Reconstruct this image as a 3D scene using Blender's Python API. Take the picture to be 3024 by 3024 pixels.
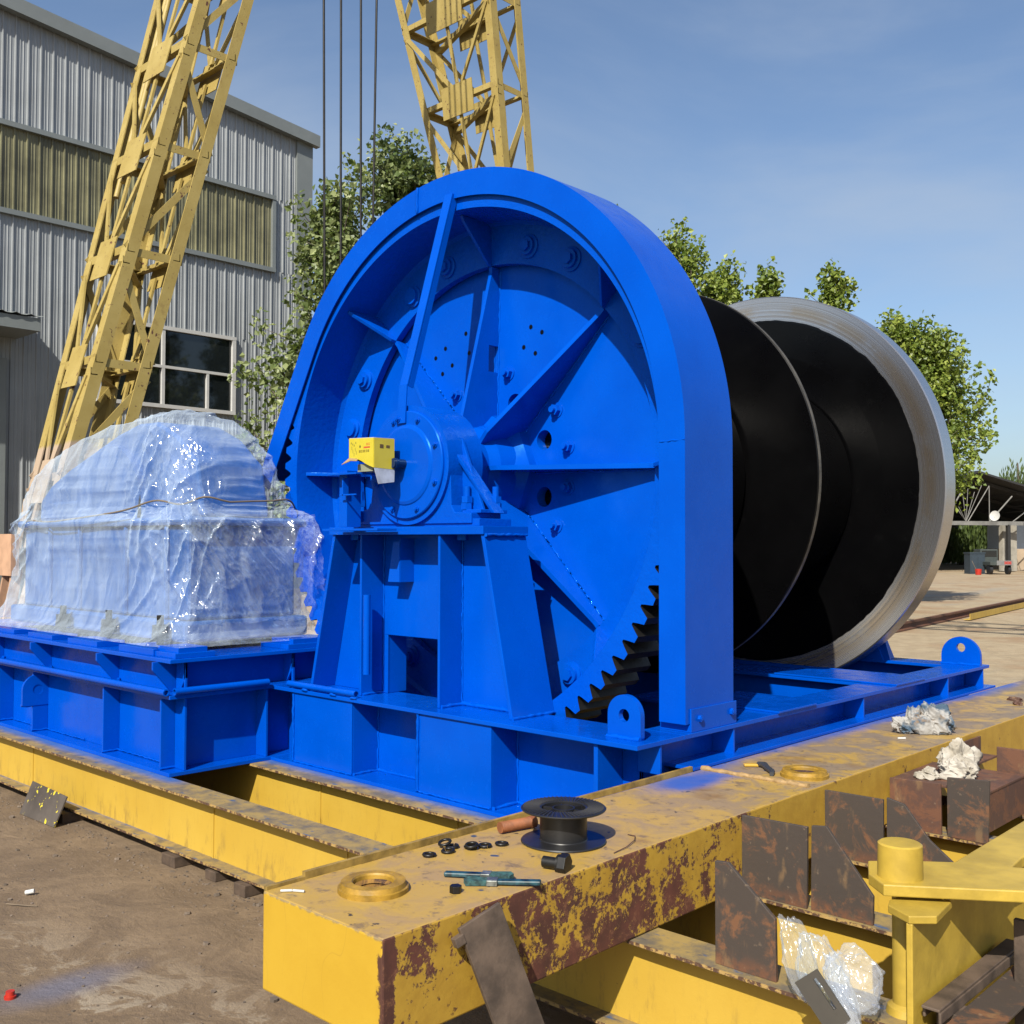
import bpy, math, random
from math import sin, cos, pi, radians, sqrt, atan2
from mathutils import Vector, Matrix, noise
random.seed(7)
S = bpy.context.scene
for o in list(bpy.data.objects): bpy.data.objects.remove(o)
COL = S.collection

# ---------------------------------------------------------------- camera
yaw, pitch, roll = radians(-43.404), radians(1.637), radians(.1525)
fw = Vector((sin(yaw)*cos(pitch), cos(yaw)*cos(pitch), sin(pitch)))
rt = Vector((cos(yaw), -sin(yaw), 0)); up = rt.cross(fw)
rt, up = (cos(roll)*rt + sin(roll)*up), (-sin(roll)*rt + cos(roll)*up)
cd = bpy.data.cameras.new('camera'); cam = bpy.data.objects.new('camera', cd); COL.objects.link(cam)
M = Matrix((rt, up, -fw)).transposed().to_4x4(); M.translation = Vector((0, 0, 1.5)); cam.matrix_world = M
cd.sensor_width = 36; cd.lens = 36*3111.1/3024; cd.clip_end = 2000; cd.clip_start = .05
S.camera = cam
S.render.resolution_x = S.render.resolution_y = 1024

# ---------------------------------------------------------------- light
SUN = Vector((.44, -1, .95)).normalized()
elev = math.asin(SUN.z); azi = atan2(SUN.x, SUN.y)
w = bpy.data.worlds.new('World'); S.world = w; w.use_nodes = True
nt = w.node_tree; nt.nodes.clear()
sky = nt.nodes.new('ShaderNodeTexSky'); sky.sky_type = 'NISHITA'; sky.sun_disc = False
sky.sun_elevation = elev; sky.sun_rotation = azi; sky.air_density = 1.0; sky.dust_density = 2.0; sky.ozone_density = 3.2
bg = nt.nodes.new('ShaderNodeBackground'); bg.inputs[1].default_value = .088
wo = nt.nodes.new('ShaderNodeOutputWorld')
tc = nt.nodes.new('ShaderNodeTexCoord'); mp = nt.nodes.new('ShaderNodeMapping'); mp.inputs['Scale'].default_value = (1.0, 1.0, 3.2); mp.inputs['Rotation'].default_value = (.3, .25, .4)
cn_ = nt.nodes.new('ShaderNodeTexNoise'); cn_.inputs['Scale'].default_value = 1.7; cn_.inputs['Detail'].default_value = 7; cn_.inputs['Roughness'].default_value = .55; cn_.inputs['Distortion'].default_value = .6
mr = nt.nodes.new('ShaderNodeMapRange'); mr.interpolation_type = 'SMOOTHSTEP'; mr.inputs[1].default_value = .38; mr.inputs[2].default_value = .78; mr.inputs[4].default_value = .50
mxs = nt.nodes.new('ShaderNodeMix'); mxs.data_type = 'RGBA'; mxs.inputs[7].default_value = (3.4, 3.9, 4.6, 1)
nt.links.new(tc.outputs['Generated'], mp.inputs[0]); nt.links.new(mp.outputs[0], cn_.inputs[0]); nt.links.new(cn_.outputs[0], mr.inputs[0]); nt.links.new(mr.outputs[0], mxs.inputs[0]); nt.links.new(sky.outputs[0], mxs.inputs[6])
nt.links.new(mxs.outputs[2], bg.inputs[0]); nt.links.new(bg.outputs[0], wo.inputs[0])
sl = bpy.data.lights.new('sun', 'SUN'); sl.energy = 5.0; sl.angle = radians(.5); sl.color = (1, .94, .83)
so = bpy.data.objects.new('sun', sl); COL.objects.link(so); so.location = (0, 0, 30)
so.rotation_euler = SUN.to_track_quat('Z', 'Y').to_euler()
vs = S.view_settings; vs.view_transform = 'Standard'; vs.look = 'None'; vs.gamma = 1; vs.exposure = 0.76

# ---------------------------------------------------------------- materials
def nmat(name):
    m = bpy.data.materials.new(name); m.use_nodes = True; t = m.node_tree
    return m, t, t.nodes['Principled BSDF']
ALB = .62
class NG:
    """tiny node-graph helper"""
    def __init__(s, t): s.t = t
    def n(s, k, **kw):
        x = s.t.nodes.new(k)
        for a, b in kw.items(): setattr(x, a, b)
        return x
    def l(s, a, b): s.t.links.new(a, b)
    def coord(s, scale=(1, 1, 1), loc=(0, 0, 0)):
        g = s.n('ShaderNodeNewGeometry'); mp = s.n('ShaderNodeMapping')
        mp.inputs['Scale'].default_value = scale; mp.inputs['Location'].default_value = loc
        s.l(g.outputs['Position'], mp.inputs['Vector']); return mp.outputs[0]
    def noise(s, scale, vec=None, detail=6, rough=.6, dist=0):
        x = s.n('ShaderNodeTexNoise'); x.inputs['Scale'].default_value = scale
        x.inputs['Detail'].default_value = detail; x.inputs['Roughness'].default_value = rough
        x.inputs['Distortion'].default_value = dist
        s.l(vec if vec is not None else s.coord(), x.inputs['Vector']); return x.outputs[0]
    def ramp(s, v, a, b, ca=0, cb=1):
        x = s.n('ShaderNodeMapRange'); x.interpolation_type = 'SMOOTHSTEP'
        x.inputs[1].default_value = a; x.inputs[2].default_value = b
        x.inputs[3].default_value = ca; x.inputs[4].default_value = cb
        s.l(v, x.inputs[0]); return x.outputs[0]
    def mix(s, f, a, b, blend='MIX'):
        x = s.n('ShaderNodeMix', data_type='RGBA', blend_type=blend)
        for i, v in ((0, f), (6, a), (7, b)):
            if hasattr(v, 'is_output'): s.l(v, x.inputs[i])
            elif i == 0: x.inputs[0].default_value = v
            else: x.inputs[i].default_value = (*(ALB*q for q in v), 1)
        return x.outputs[2]
    def math(s, op, a, b=0, clamp=False):
        x = s.n('ShaderNodeMath', operation=op); x.use_clamp = clamp
        for i, v in ((0, a), (1, b)):
            if hasattr(v, 'is_output'): s.l(v, x.inputs[i])
            else: x.inputs[i].default_value = v
        return x.outputs[0]
    def axis(s, k):
        g = s.n('ShaderNodeNewGeometry'); x = s.n('ShaderNodeSeparateXYZ'); s.l(g.outputs['Position'], x.inputs[0]); return x.outputs[k]
    def bump(s, h, strength, dist, bsdf):
        b = s.n('ShaderNodeBump'); b.inputs['Strength'].default_value = strength; b.inputs['Distance'].default_value = dist
        s.l(h, b.inputs['Height']); s.l(b.outputs[0], bsdf.inputs['Normal'])

def simple(name, c, rough=.5, metal=0, var=.12, vs_=6, bumpd=0, bs=40, spec=.5):
    m, t, p = nmat(name); g = NG(t)
    n = g.noise(vs_)
    dark = tuple(x*(1-var*2) for x in c)
    g.l(g.mix(g.ramp(n, .3, .7), dark, c), p.inputs['Base Color'])
    p.inputs['Roughness'].default_value = rough; p.inputs['Metallic'].default_value = metal
    p.inputs['Specular IOR Level'].default_value = spec
    if bumpd: g.bump(g.noise(bs), .6, bumpd, p)
    return m

def blue_mat(name, bumpd=.0006, bs=30, rough=.24, cast=0, spec=.5):
    m, t, p = nmat(name); g = NG(t)
    n = g.noise(2.2); c = g.mix(g.ramp(n, .3, .7), (.0, .080, .58), (.0, .094, .65))
    dust = g.ramp(g.noise(9, detail=8), .62, .85, 0, .06)
    g.l(c, p.inputs['Base Color'])
    g.l(g.ramp(g.noise(14), .3, .75, rough-.05, rough+.14), p.inputs['Roughness'])
    p.inputs['Specular IOR Level'].default_value = .34; p.inputs['Specular Tint'].default_value = (.10, .50, 1.0, 1)
    g.bump(g.noise(bs, detail=4), .5, bumpd, p)
    return m
BLUE = blue_mat('blue_gloss_paint', rough=.20)
BLUEC = blue_mat('blue_paint_on_rough_casting', bumpd=.006, bs=34, rough=.26)
WELD = blue_mat('blue_weld', bumpd=.002, bs=90, rough=.12)
BOLT = blue_mat('blue_paint_on_bolts', bumpd=.001, bs=90, rough=.3)

def yellow_beam_mat():
    m, t, p = nmat('yellow_beam_paint'); g = NG(t)
    base = g.mix(g.ramp(g.noise(1.6), .3, .7), (.60, .38, .044), (.66, .435, .060))
    st = g.noise(1, g.coord((16, 16, 4)), detail=9, rough=.75)
    zz = g.axis(2)
    low = g.ramp(zz, .06, -.16)
    c = g.mix(g.math('MULTIPLY', g.ramp(st, .50, .66), g.math('ADD', g.math('MULTIPLY', low, .62), .10)), base, (.30, .19, .05))
    sp = g.noise(26, detail=3)
    c = g.mix(g.ramp(sp, .735, .76), c, (.10, .05, .03))
    g.l(c, p.inputs['Base Color']); p.inputs['Roughness'].default_value = .5
    g.bump(g.noise(60), .4, .0015, p)
    return m
YB = yellow_beam_mat()
def yellow_top_mat():
    """beam flanges: yellow worn under grey grime, paint strokes of blue"""
    m, t, p = nmat('yellow_flange_grime'); g = NG(t)
    a = g.noise(7, detail=9, rough=.7); b = g.noise(1, g.coord((9, 22, 9)), detail=8, rough=.7)
    c = g.mix(g.ramp(a, .36, .62), (.16, .135, .10), (.40, .28, .09))
    c = g.mix(g.ramp(b, .56, .70), c, (.085, .085, .095))
    c = g.mix(g.ramp(g.noise(1, g.coord((7, 16, 7), (3, 1, 2)), detail=6), .60, .68), c, (.05, .11, .24))
    x = g.axis(0); y = g.math('ADD', g.axis(1), g.math('MULTIPLY', g.math('SUBTRACT', g.noise(5), .5), .09))
    m1 = g.math('MULTIPLY', g.math('MULTIPLY', g.ramp(y, 3.66, 3.76), g.ramp(y, 4.1, 4.0)), g.ramp(x, -2.76, -2.80)); m2 = g.math('MULTIPLY', g.math('MULTIPLY', g.ramp(y, 2.96, 3.05), g.ramp(y, 3.3, 3.2)), g.ramp(x, -5.35, -5.60))
    c = g.mix(g.math('MULTIPLY', g.math('MAXIMUM', m1, m2), .8), c, (.0, .13, .52))
    g.l(c, p.inputs['Base Color']); p.inputs['Roughness'].default_value = .62
    g.bump(a, .5, .003, p); return m
YT = yellow_top_mat()
def edge_rust():
    m, t, p = nmat('chipped_yellow_edge'); g = NG(t)
    c = g.mix(g.ramp(g.noise(45, detail=6), .45, .56), (.10, .05, .03), (.48, .31, .10))
    g.l(c, p.inputs['Base Color']); p.inputs['Roughness'].default_value = .7
    g.bump(g.noise(60), .8, .004, p); return m
YE = edge_rust()
def over_spray(g, c, x_edge=-2.79, wdt=.20, y0=3.75, y1=8.3):
    """soft blue overspray lying on the yellow steel along the blue frame"""
    x = g.axis(0); y = g.axis(1)
    n = g.noise(1.7, detail=4)
    d = g.math('ADD', x, g.math('MULTIPLY', g.math('SUBTRACT', n, .5), .34))
    mk = g.ramp(d, x_edge+wdt*.72, x_edge-.01)
    mk = g.math('MULTIPLY', mk, g.ramp(y, y0, y0+.35)); mk = g.math('MULTIPLY', mk, g.ramp(y, y1+.4, y1))
    dx = g.math('SUBTRACT', x, -2.66); dy = g.math('MULTIPLY', g.math('SUBTRACT', y, 3.98), .42)
    rr = g.math('ADD', g.math('SQRT', g.math('ADD', g.math('MULTIPLY', dx, dx), g.math('MULTIPLY', dy, dy))), g.math('MULTIPLY', g.math('SUBTRACT', g.noise(7), .5), .10))
    mk = g.math('MAXIMUM', mk, g.ramp(rr, .17, .05))
    return g.mix(g.math('MULTIPLY', mk, .86), c, (.0, .105, .56))
def box_top_mat():
    m, t, p = nmat('yellow_box_top'); g = NG(t)
    a = g.noise(5, detail=10, rough=.68, dist=.6); b = g.noise(14, detail=8, rough=.7); d_ = g.noise(2.3, g.coord(loc=(5, 2, 0)), detail=7, rough=.6)
    y = g.axis(1)
    c = g.mix(g.ramp(a, .38, .60), (.42, .275, .125), (.54, .345, .075))
    c = g.mix(g.math('MULTIPLY', g.ramp(y, 1.9, 5.5), g.ramp(a, .62, .42)), c, (.27, .205, .145))
    c = g.mix(g.math('MULTIPLY', g.ramp(b, .54, .66), .7), c, (.17, .12, .085))
    c = g.mix(g.math('MULTIPLY', g.ramp(d_, .60, .72), .75), c, (.26, .145, .045))
    c = g.mix(g.ramp(g.noise(24, detail=5), .655, .70), c, (.07, .055, .045))
    c = g.mix(g.ramp(g.noise(9, g.coord(loc=(9, 9, 0)), detail=2), .70, .73), c, (.05, .08, .16))
    c = over_spray(g, c)
    g.l(c, p.inputs['Base Color']); g.l(g.ramp(a, .3, .7, .62, .42), p.inputs['Roughness'])
    g.bump(b, .5, .002, p); return m
BT = box_top_mat()
def box_side_mat():
    """flaking yellow over red-brown primer, sounder paint further along"""
    m, t, p = nmat('flaking_yellow_over_primer'); g = NG(t)
    y = g.axis(1); z = g.axis(2)
    a = g.noise(8.5, detail=12, rough=.78, dist=.25); b = g.noise(55, detail=6, rough=.7)
    v = g.math('ADD', g.math('MULTIPLY', a, .75), g.math('MULTIPLY', b, .25))
    bias = g.math('ADD', g.ramp(y, 3.1, 3.5, 0, .035), g.ramp(y, 3.6, 4.3, 0, .16))
    low = g.math('MULTIPLY', g.ramp(y, 2.35, 2.15), .050)
    hump = g.math('ADD', bias, low)
    mid = g.math('MULTIPLY', g.ramp(g.math('ABSOLUTE', g.math('SUBTRACT', y, 2.68)), .42, .15), -.022)
    edge = g.ramp(g.math('ABSOLUTE', g.math('SUBTRACT', y, 1.83)), .018, .055, -.25, 0)
    v2 = g.math('ADD', g.math('ADD', v, g.math('ADD', hump, mid)), edge)
    mk = g.ramp(v2, .488, .500)
    prim = g.mix(g.ramp(g.noise(9), .35, .7), (.085, .028, .018), (.16, .048, .03))
    yel = g.mix(g.ramp(g.noise(11, detail=8, rough=.7), .35, .65), (.50, .29, .035), (.60, .365, .045))
    prim = g.mix(g.ramp(g.noise(22, detail=8, rough=.8), .5, .68), prim, (.30, .13, .06))
    spots = g.ramp(g.noise(17, detail=4), .66, .70)
    yel = g.mix(spots, yel, (.15, .07, .03))
    g.l(g.mix(mk, prim, yel), p.inputs['Base Color']); g.l(g.ramp(mk, 0, 1, .75, .5), p.inputs['Roughness'])
    g.bump(g.math('ADD', mk, g.math('MULTIPLY', b, .35)), .7, .0035, p); return m
BS = box_side_mat()
def box_end_mat():
    m, t, p = nmat('bright_yellow_end_paint'); g = NG(t)
    x = g.axis(0); z = g.axis(2)
    n = g.noise(5, detail=6); c = g.mix(g.ramp(n, .3, .7), (.60, .365, .026), (.64, .40, .032))
    scr = g.n('ShaderNodeTexWave'); scr.wave_type = 'BANDS'; scr.inputs['Scale'].default_value = .9; scr.inputs['Distortion'].default_value = 22; scr.inputs['Detail'].default_value = 3
    g.l(g.coord((2, 2, 1)), scr.inputs['Vector'])
    c = g.mix(g.ramp(scr.outputs[1], .999, 1.0, 0, .25), c, (.35, .20, .03))
    c = g.mix(g.ramp(g.noise(30, detail=2), .76, .78), c, (.12, .05, .03))
    nn = g.math('ADD', x, g.math('MULTIPLY', g.math('SUBTRACT', g.noise(16, detail=8, rough=.7), .5), .13))
    c = g.mix(g.ramp(nn, -2.222, -2.212), c, (.10, .042, .03))
    n2 = g.math('ADD', g.math('MULTIPLY', x, -1), g.math('MULTIPLY', g.math('SUBTRACT', g.noise(1, g.coord((8, 8, 50)), detail=4), .5), .10))
    c = g.mix(g.ramp(n2, 2.762, 2.79, 0, .7), c, (.30, .12, .03))
    zz = g.math('ADD', z, g.math('MULTIPLY', g.math('SUBTRACT', g.noise(30, detail=4), .5), .03))
    c = g.mix(g.ramp(zz, .431, .438, 0, .8), c, (.25, .20, .13))
    g.l(c, p.inputs['Base Color']); p.inputs['Roughness'].default_value = .42
    g.bump(g.noise(40), .4, .0015, p); return m
BE = box_end_mat()
def rust_mat(name, dark=(.062, .046, .036), org=(.19, .085, .038), th=.51):
    m, t, p = nmat(name); g = NG(t)
    a = g.noise(7, detail=10, rough=.72, dist=.5); b = g.noise(30, detail=6)
    c = g.mix(g.ramp(a, th, th+.10), dark, org)
    z = g.axis(2)
    c = g.mix(g.math('MULTIPLY', g.ramp(z, .21, .145), g.ramp(b, .35, .6, 0, .7)), c, (.20, .075, .03))
    c = g.mix(g.ramp(g.noise(1, g.coord((14, 14, 5)), detail=7), .58, .70, 0, .55), c, (.27, .16, .07))
    c = g.mix(g.ramp(b, .64, .72, 0, .4), c, (.35, .25, .16))
    g.l(c, p.inputs['Base Color']); p.inputs['Roughness'].default_value = .72
    g.bump(b, .5, .002, p); return m
RUST = rust_mat('mill_scale_rust'); RUST2 = rust_mat('brown_rust', (.105, .05, .034), (.17, .07, .035), .48); RUSTP = rust_mat('grey_rust_plank', (.15, .115, .085), (.13, .085, .055), .58)
def crane_mat():
    m, t, p = nmat('weathered_crane_yellow'); g = NG(t)
    c = g.mix(g.ramp(g.noise(3), .3, .7), (.42, .31, .080), (.50, .385, .12))
    c = g.mix(g.ramp(g.noise(9, detail=8, rough=.7), .56, .66, 0, .5), c, (.30, .20, .06))
    c = g.mix(g.ramp(g.noise(13, detail=3), .665, .70), c, (.12, .045, .025))
    c = g.mix(g.ramp(g.noise(34, detail=3), .66, .70), c, (.14, .055, .03))
    z = g.axis(2); zz = g.math('ADD', z, g.math('MULTIPLY', g.noise(4), .25))
    c = g.mix(g.ramp(zz, 2.56, 2.50), c, (.50, .38, .27))
    g.l(c, p.inputs['Base Color']); p.inputs['Roughness'].default_value = .6
    g.bump(g.noise(50), .4, .002, p); return m
CY = crane_mat()
def machined():
    m, t, p = nmat('machined_steel_ring'); g = NG(t)
    x = g.math('ADD', g.axis(0), 4.48); z = g.math('SUBTRACT', g.axis(2), 1.93)
    r = g.math('SQRT', g.math('ADD', g.math('MULTIPLY', x, x), g.math('MULTIPLY', z, z)))
    cb = g.n('ShaderNodeCombineXYZ'); g.l(g.math('MULTIPLY', r, 55), cb.inputs[0]); g.l(g.math('MULTIPLY', g.n('ShaderNodeMath', operation='ARCTAN2').outputs[0], .0), cb.inputs[1])
    n = g.noise(1.0, cb.outputs[0], detail=6, rough=.7)
    blot = g.noise(2.4, detail=5)
    c = g.mix(g.ramp(n, .35, .65), (.38, .35, .31), (.70, .71, .73))
    br = g.math('MULTIPLY', g.ramp(g.math('ABSOLUTE', g.math('SUBTRACT', r, 1.455)), .07, .01), g.ramp(blot, .36, .56))
    c = g.mix(g.math('MULTIPLY', br, .65), c, (.50, .38, .24))
    g.l(c, p.inputs['Base Color']); p.inputs['Metallic'].default_value = .92
    g.l(g.ramp(n, .3, .7, .36, .20), p.inputs['Roughness'])
    p.inputs['Anisotropic'].default_value = .75
    tg = g.n('ShaderNodeTangent'); tg.direction_type = 'RADIAL'; tg.axis = 'Y'; g.l(tg.outputs[0], p.inputs['Tangent'])
    return m
def black_mat():
    m, t, p = nmat('black_drum_paint'); g = NG(t)
    c = g.mix(g.ramp(g.noise(11, detail=8), .6, .9), (.0015, .0015, .0018), (.008, .008, .008))
    g.l(c, p.inputs['Base Color'])
    g.l(g.ramp(g.noise(3, detail=7), .3, .7, .26, .33), p.inputs['Roughness']); p.inputs['Specular IOR Level'].default_value = .22
    g.bump(g.noise(25), .35, .0015, p); return m
ALB = .84; STEEL = machined(); ALB = .62; BLACK = black_mat()
TEETH = simple('black_tooth_grease', (.016, .015, .014), .5, .0, .3, 18, .003, 50, .4)
DARK = simple('black_plastic', (.022, .022, .024), .38, 0, .15, 12, 0, 40, .45)
BLKOX = simple('black_oxide_steel', (.018, .017, .016), .42, .3, .2, 60)
CABLE = simple('greased_wire_rope', (.02, .018, .018), .5, .4, .3, 20)
WHITE = simple('white_paint', (.66, .66, .64), .5, 0, .05)
TRIM = simple('grey_sheet_trim', (.28, .31, .31), .45, .2, .05, 2)
WALL = simple('grey_blue_corrugated_sheet', (.46, .49, .51), .42, .22, .08, 1.0)
SKYL = simple('olive_translucent_sheet', (.28, .27, .155), .45, 0, .25, 1.1)
GLASS = simple('dark_window_glass', (.012, .016, .018), .06, 0, .1, 1, 0, 40, .8)
PLINTH = simple('concrete_plinth', (.42, .37, .31), .8, 0, .1, 3)
DKROOF = simple('dark_shed_roof_sheet', (.05, .05, .052), .55, .2, .15, .8)
SHEDST = simple('pale_shed_steel', (.26, .255, .24), .6, 0, .2, 2)
REDP = simple('red_plastic', (.55, .03, .015), .4)
CONCP = simple('peeling_white_wall', (.46, .43, .36), .8, 0, .2, 1.4)
PALEW = simple('pale_blue_wall', (.55, .66, .80), .7, 0, .05)
OCHW = simple('tan_wall', (.52, .40, .28), .8, 0, .12, 1.5)
BARK = simple('grey_bark', (.16, .13, .10), .9, 0, .25, 14, .01, 30)
WOOD = simple('grey_timber', (.28, .21, .14), .8, 0, .2, 10)
TRUCK = simple('dark_green_grey_truck_paint', (.06, .075, .07), .5)
ZINC = simple('chrome_trim', (.6, .6, .6), .3, .8)
STUD = simple('rusty_threaded_stud', (.36, .12, .04), .7, 0, .2, 30)
RAGM = None
def rag_mat(name, a, b, c3):
    m, t, p = nmat(name); g = NG(t)
    c = g.mix(g.ramp(g.noise(9, detail=6), .42, .58), a, b)
    c = g.mix(g.ramp(g.noise(14, g.coord(loc=(3, 3, 3)), detail=5), .56, .66), c, c3)
    g.l(c, p.inputs['Base Color']); p.inputs['Roughness'].default_value = .9
    g.bump(g.noise(70), .5, .003, p); return m
RAG1 = rag_mat('oily_rag_cloth', (.06, .11, .17), (.42, .41, .39), (.26, .20, .15)); RAG2 = rag_mat('cream_rag_cloth', (.40, .36, .29), (.56, .52, .45), (.26, .22, .17))
def leaf_mat(name, a, b):
    m, t, p = nmat(name); g = NG(t)
    oi = g.n('ShaderNodeNewGeometry')
    c = g.mix(oi.outputs['Random Per Island'], a, b); c = g.mix(g.ramp(g.noise(1.3, detail=3), .40, .62, 0, .55), c, a)
    dif = p; g.l(c, dif.inputs['Base Color']); dif.inputs['Roughness'].default_value = .45; dif.inputs['Specular IOR Level'].default_value = .4
    tr = g.n('ShaderNodeBsdfTranslucent'); g.l(g.mix(.5, c, (.30, .42, .04)), tr.inputs[0])
    mx = g.n('ShaderNodeMixShader'); mx.inputs[0].default_value = .32
    g.l(dif.outputs[0], mx.inputs[1]); g.l(tr.outputs[0], mx.inputs[2])
    g.l(mx.outputs[0], t.nodes['Material Output'].inputs[0]); return m
LEAF = leaf_mat('plane_tree_leaf', (.10, .16, .035), (.48, .54, .24)); LEAF2 = leaf_mat('yellow_green_leaf', (.11, .18, .022), (.46, .54, .10)); LEAF3 = leaf_mat('willow_leaf', (.07, .11, .03), (.17, .23, .06))
def film_mat(name, base, top, tint, rough=.07):
    m, t, p = nmat(name); g = NG(t)
    p.inputs['Base Color'].default_value = (*tint, 1); p.inputs['Roughness'].default_value = rough; p.inputs['Specular IOR Level'].default_value = 1.0
    cr = g.noise(1, g.coord((5, 5, 2.4)), detail=4, rough=.5, dist=1.5)
    b1 = g.n('ShaderNodeBump'); b1.inputs['Strength'].default_value = .6; b1.inputs['Distance'].default_value = .05
    g.l(cr, b1.inputs['Height']); g.l(b1.outputs[0], p.inputs['Normal'])
    tr = g.n('ShaderNodeBsdfTransparent'); tr.inputs[0].default_value = (.90, .94, .98, 1)
    lw = g.n('ShaderNodeLayerWeight'); lw.inputs[0].default_value = .35; g.l(b1.outputs[0], lw.inputs['Normal'])
    st = g.ramp(g.noise(1, g.coord((4, 4, 1.4)), detail=5, rough=.55, dist=1.0), .42, .62)
    f = g.math('ADD', g.math('MULTIPLY', lw.outputs[1], .30), g.math('MULTIPLY', st, top), True)
    f = g.math('ADD', f, base, True)
    mx = g.n('ShaderNodeMixShader'); g.l(f, mx.inputs[0]); g.l(tr.outputs[0], mx.inputs[1]); g.l(p.outputs[0], mx.inputs[2])
    p.inputs['Specular IOR Level'].default_value = 0
    gl = g.n('ShaderNodeBsdfGlossy'); gl.inputs[0].default_value = (.055, .055, .055, 1); gl.inputs['Roughness'].default_value = .13; g.l(b1.outputs[0], gl.inputs['Normal'])
    ad = g.n('ShaderNodeAddShader'); g.l(mx.outputs[0], ad.inputs[0]); g.l(gl.outputs[0], ad.inputs[1])
    g.l(ad.outputs[0], t.nodes['Material Output'].inputs[0]); return m
FILM = film_mat('clear_polythene_wrap', .035, .075, (.56, .66, .76), .05); FILM2 = film_mat('milky_polythene_bag', .05, .08, (.60, .60, .62), .05)
def ground_mat():
    m, t, p = nmat('yard_concrete_and_dirt'); g = NG(t)
    a = g.noise(.55, detail=8, rough=.6); b = g.noise(3.2, detail=9, rough=.68, dist=.5); c_ = g.noise(14, detail=8, rough=.7)
    x = g.axis(0); y = g.axis(1)
    dirt = g.mix(g.ramp(b, .35, .68), (.175, .118, .068), (.26, .18, .105))
    conc = g.mix(g.ramp(b, .35, .65), (.39, .30, .185), (.50, .395, .25))
    conc = g.mix(g.ramp(a, .45, .65), conc, (.37, .245, .135))
    far = g.ramp(y, 9, 13)
    near = g.math('MULTIPLY', g.ramp(g.math('ADD', g.math('MULTIPLY', x, -.25), y), 3.5, 2.6), g.ramp(b, .51, .56))
    dirt = g.mix(g.math('MULTIPLY', near, .75), dirt, (.42, .355, .265))
    c = g.mix(far, dirt, conc)
    c = g.mix(g.ramp(c_, .60, .72, 0, .5), c, (.12, .085, .06))
    # streaks of pale grey worn patches far away and tyre-dust lines
    c = g.mix(g.math('MULTIPLY', far, g.ramp(g.noise(1, g.coord((.6, .12, 1)), detail=6), .55, .68, 0, .6)), c, (.33, .305, .26))
    # blue overspray patch on the ground
    dx = g.math('SUBTRACT', x, -4.15); dy = g.math('SUBTRACT', y, 1.85)
    rr = g.math('SQRT', g.math('ADD', g.math('MULTIPLY', g.math('MULTIPLY', dx, dx), 5), g.math('MULTIPLY', dy, dy)))
    c = g.mix(g.ramp(g.math('ADD', rr, g.math('MULTIPLY', b, .2)), .50, .14, 0, .6), c, (.15, .17, .26))
    # red paint spill by the frame
    dx = g.math('SUBTRACT', x, -4.3); dy = g.math('SUBTRACT', y, 13.0)
    rr = g.math('SQRT', g.math('ADD', g.math('MULTIPLY', dx, dx), g.math('MULTIPLY', g.math('MULTIPLY', dy, dy), 9)))
    c = g.mix(g.ramp(rr, 1.2, .3, 0, .45), c, (.50, .12, .08))
    g.l(c, p.inputs['Base Color']); p.inputs['Roughness'].default_value = .85
    g.bump(g.math('ADD', b, g.math('MULTIPLY', c_, .5)), .9, .03, p); return m
GROUND = ground_mat()
def carton_mat():
    m, t, p = nmat('yellow_carton_board'); g = NG(t)
    x = g.math('ADD', g.axis(0), g.math('MULTIPLY', g.math('SUBTRACT', g.noise(12), .5), .05))
    c = g.mix(g.ramp(g.noise(8), .3, .7), (.62, .51, .03), (.68, .58, .05))
    c = g.mix(g.ramp(x, -4.47, -4.42), c, (.01, .13, .62))
    g.l(c, p.inputs['Base Color']); p.inputs['Roughness'].default_value = .5; return m
CARTON = carton_mat(); KRAFT = simple('kraft_board', (.40, .26, .14), .85)
CARTW = simple('carton_white_flap', (.50, .56, .66), .6, 0, .2, 12)
INKG = simple('carton_print_olive', (.28, .26, .03), .6); INKR = simple('carton_print_red', (.62, .10, .03), .6); INKD = simple('carton_print_brown', (.16, .10, .02), .6)
PAINTW = simple('white_paint_dab', (.75, .76, .74), .5); BRUSHH = simple('paint_smeared_teal_handle', (.03, .11, .14), .4, 0, .5, 30)
BRIST = simple('teal_bristles', (.05, .16, .16), .8, 0, .4, 50)
KNIFEM = simple('grey_knife_handle', (.05, .055, .065), .5)

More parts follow.
